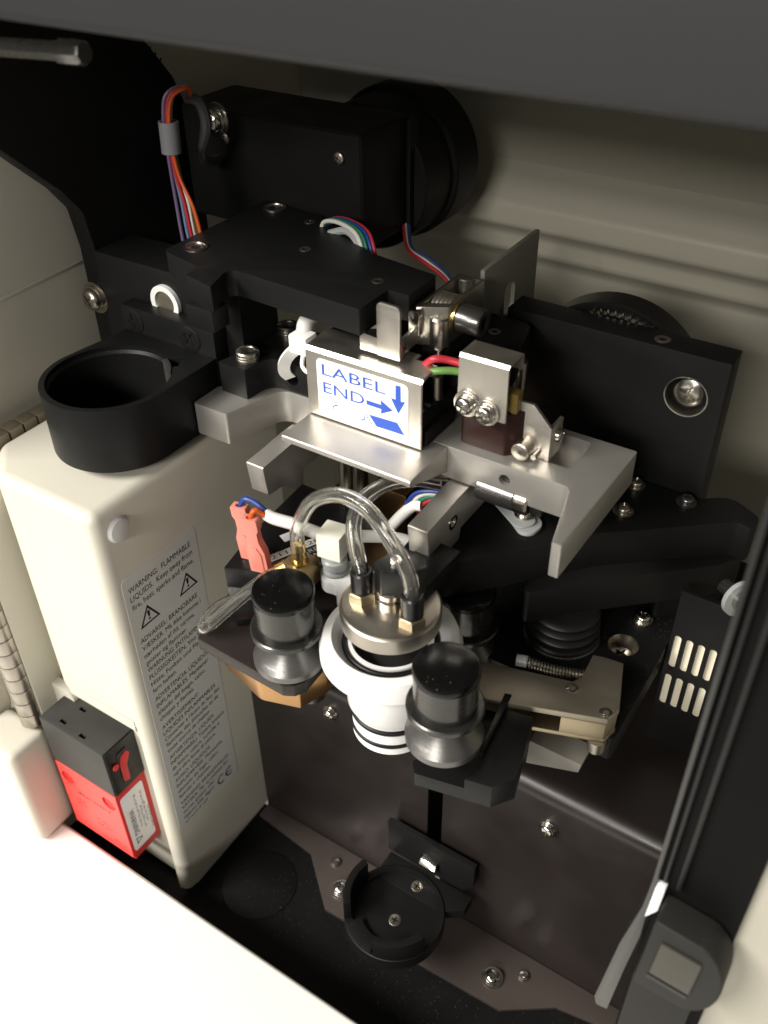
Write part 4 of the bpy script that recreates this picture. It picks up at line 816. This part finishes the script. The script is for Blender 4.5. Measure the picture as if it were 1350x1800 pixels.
w2 = thing('hinge_wires', 'red and grey wire loom dropping behind the cast spring hinge', 'wires', (-36, 100, 270))
for m, oy in (('w_red', 0), ('w_grey', 2), ('w_white', 1), ('w_blue', 3)):
    wire(w2, [(-76, 130 + oy, 268), (-66, 114 + oy, 267.4), (-58, 104 + oy * .6, 266.4), (-48, 99 + oy * .6, 265.6 + oy * .3), (-40 + oy * .4, 97 + oy * .5, 263.4), (-36 + oy * .4, 96.4 + oy * .4, 259), (-35.4 + oy * .4, 96.4 + oy * .3, 248)], .75, m)
gt_ = thing('cable_tie', 'white nylon cable tie cinched round a grey jacketed cable on the gripper base', 'cable tie', (-64, 43, 241))
obj('tie_head', (lambda b: (box(b, -62.6, -55.6, 38.4, 44.6, 254.6, 261, .8, 2), b)[1])(nb()), 'tie', gt_)
s_ = nb(); 
sp = smooth([(-60.6, 40.4, 256), (-63.6, 39.4, 252.8), (-66.4, 40, 248.6), (-67.6, 41.4, 244.6), (-67.2, 43.6, 241.6)], 6)
prev = None
for i, p in enumerate(sp):
    tdir = (sp[min(i + 1, len(sp) - 1)] - sp[max(i - 1, 0)]).normalized(); side = Vector((.8, .6, 0)); side = (side - tdir * side.dot(tdir)).normalized(); nn = tdir.cross(side)
    q = [s_.verts.new(p + side * a + nn * b) for a, b in ((-2, -.5), (2, -.5), (2, .5), (-2, .5))]
    if prev:
        for kx in range(4): s_.faces.new((prev[kx], prev[(kx + 1) % 4], q[(kx + 1) % 4], q[kx]))
    prev = q
bmesh.ops.recalc_face_normals(s_, faces=s_.faces[:])
obj('strap', s_, 'tie', gt_)
obj('tail_loop', tube(nb(), [(-57.4, 39, 255), (-57.2, 38, 251.4), (-54.6, 37.6, 250), (-52.2, 38, 251.6), (-52.4, 39, 254)], .7, 8), 'tie', gt_)
jc = thing('jacketed_cable', 'short grey jacketed cable bending over the gripper base', 'cable', (-58, 54, 258))
obj('jacket', tube(nb(), [(-59.6, 43, 258.4), (-61.6, 47.4, 261.6), (-60.8, 53, 263.2), (-57, 58.6, 261.4), (-52.6, 63, 259), (-48, 68, 256.4)], 2.9, 14), 'w_sleeve', jc)
wire(jc, [(-49, 66, 257), (-46, 66.5, 256), (-43, 66, 256.2)], .8, 'w_lgreen'); wire(jc, [(-49, 67.5, 257.4), (-45, 68, 257), (-42, 67.6, 257)], .8, 'w_lblue')
rg = thing('signal_wires', 'red and light green wires running into the small steel cover', 'wires', (-8, 48, 258))
wire(rg, [(-16, 45, 260.6), (-13, 45.4, 263.2), (-9, 47.6, 262.8), (-3, 49, 261.6), (3, 49, 259)], 1.15, 'w_red', seg=12)
wire(rg, [(-14, 42.6, 259.6), (-10, 44, 260.8), (-5, 47, 260.4), (3, 49.4, 258)], 1.15, 'w_lgreen', seg=12)
lw_ = thing('lower_wires', 'blue, white, green and red wires in a white tie under the gripper', 'wires', (-26, 62, 190))
for m, oy in (('w_blue', 0), ('w_white', 1.4), ('w_green', 2.8), ('w_red', 4.2)):
    wire(lw_, [(-32 + oy, 60 + oy * .3, 191 - oy * .5), (-29 + oy, 61 + oy * .3, 196.6 - oy * .6), (-24 + oy, 62 + oy * .3, 199.4 - oy * .6), (-16 + oy, 64, 200 - oy * .5)], .8, m)
obj('cable_tie', tube(nb(), [(-36, 56, 182), (-32.6, 58, 187.4), (-29, 60.6, 191.5), (-26, 61.4, 192.4)], 2.2, 12), 'tie', lw_)
# things glimpsed between gripper and valve
gbk = nb(); box(gbk, -47, -32, 60, 76, 165.1, 195, .6); tag(obj('solenoid_frame', gbk, 'chromate'), 'yellow chromate solenoid frame glimpsed behind the clear hoses', 'frame')
sv = thing('guide_rods', 'pair of steel guide rods on a black rail behind the pinch valve', 'guide rods', (-64, 70, 165))
for x in (-67, -60): obj('rod', cyl(nb(), (x, 72, 175), (x, 72, 222), 3, 20), 'nickel', sv)
obj('rail', box(nb(), -74, -50, 66, 80, 165.1, 174.9, .4), 'blackplastic', sv)
print('objects', len(bpy.data.objects))
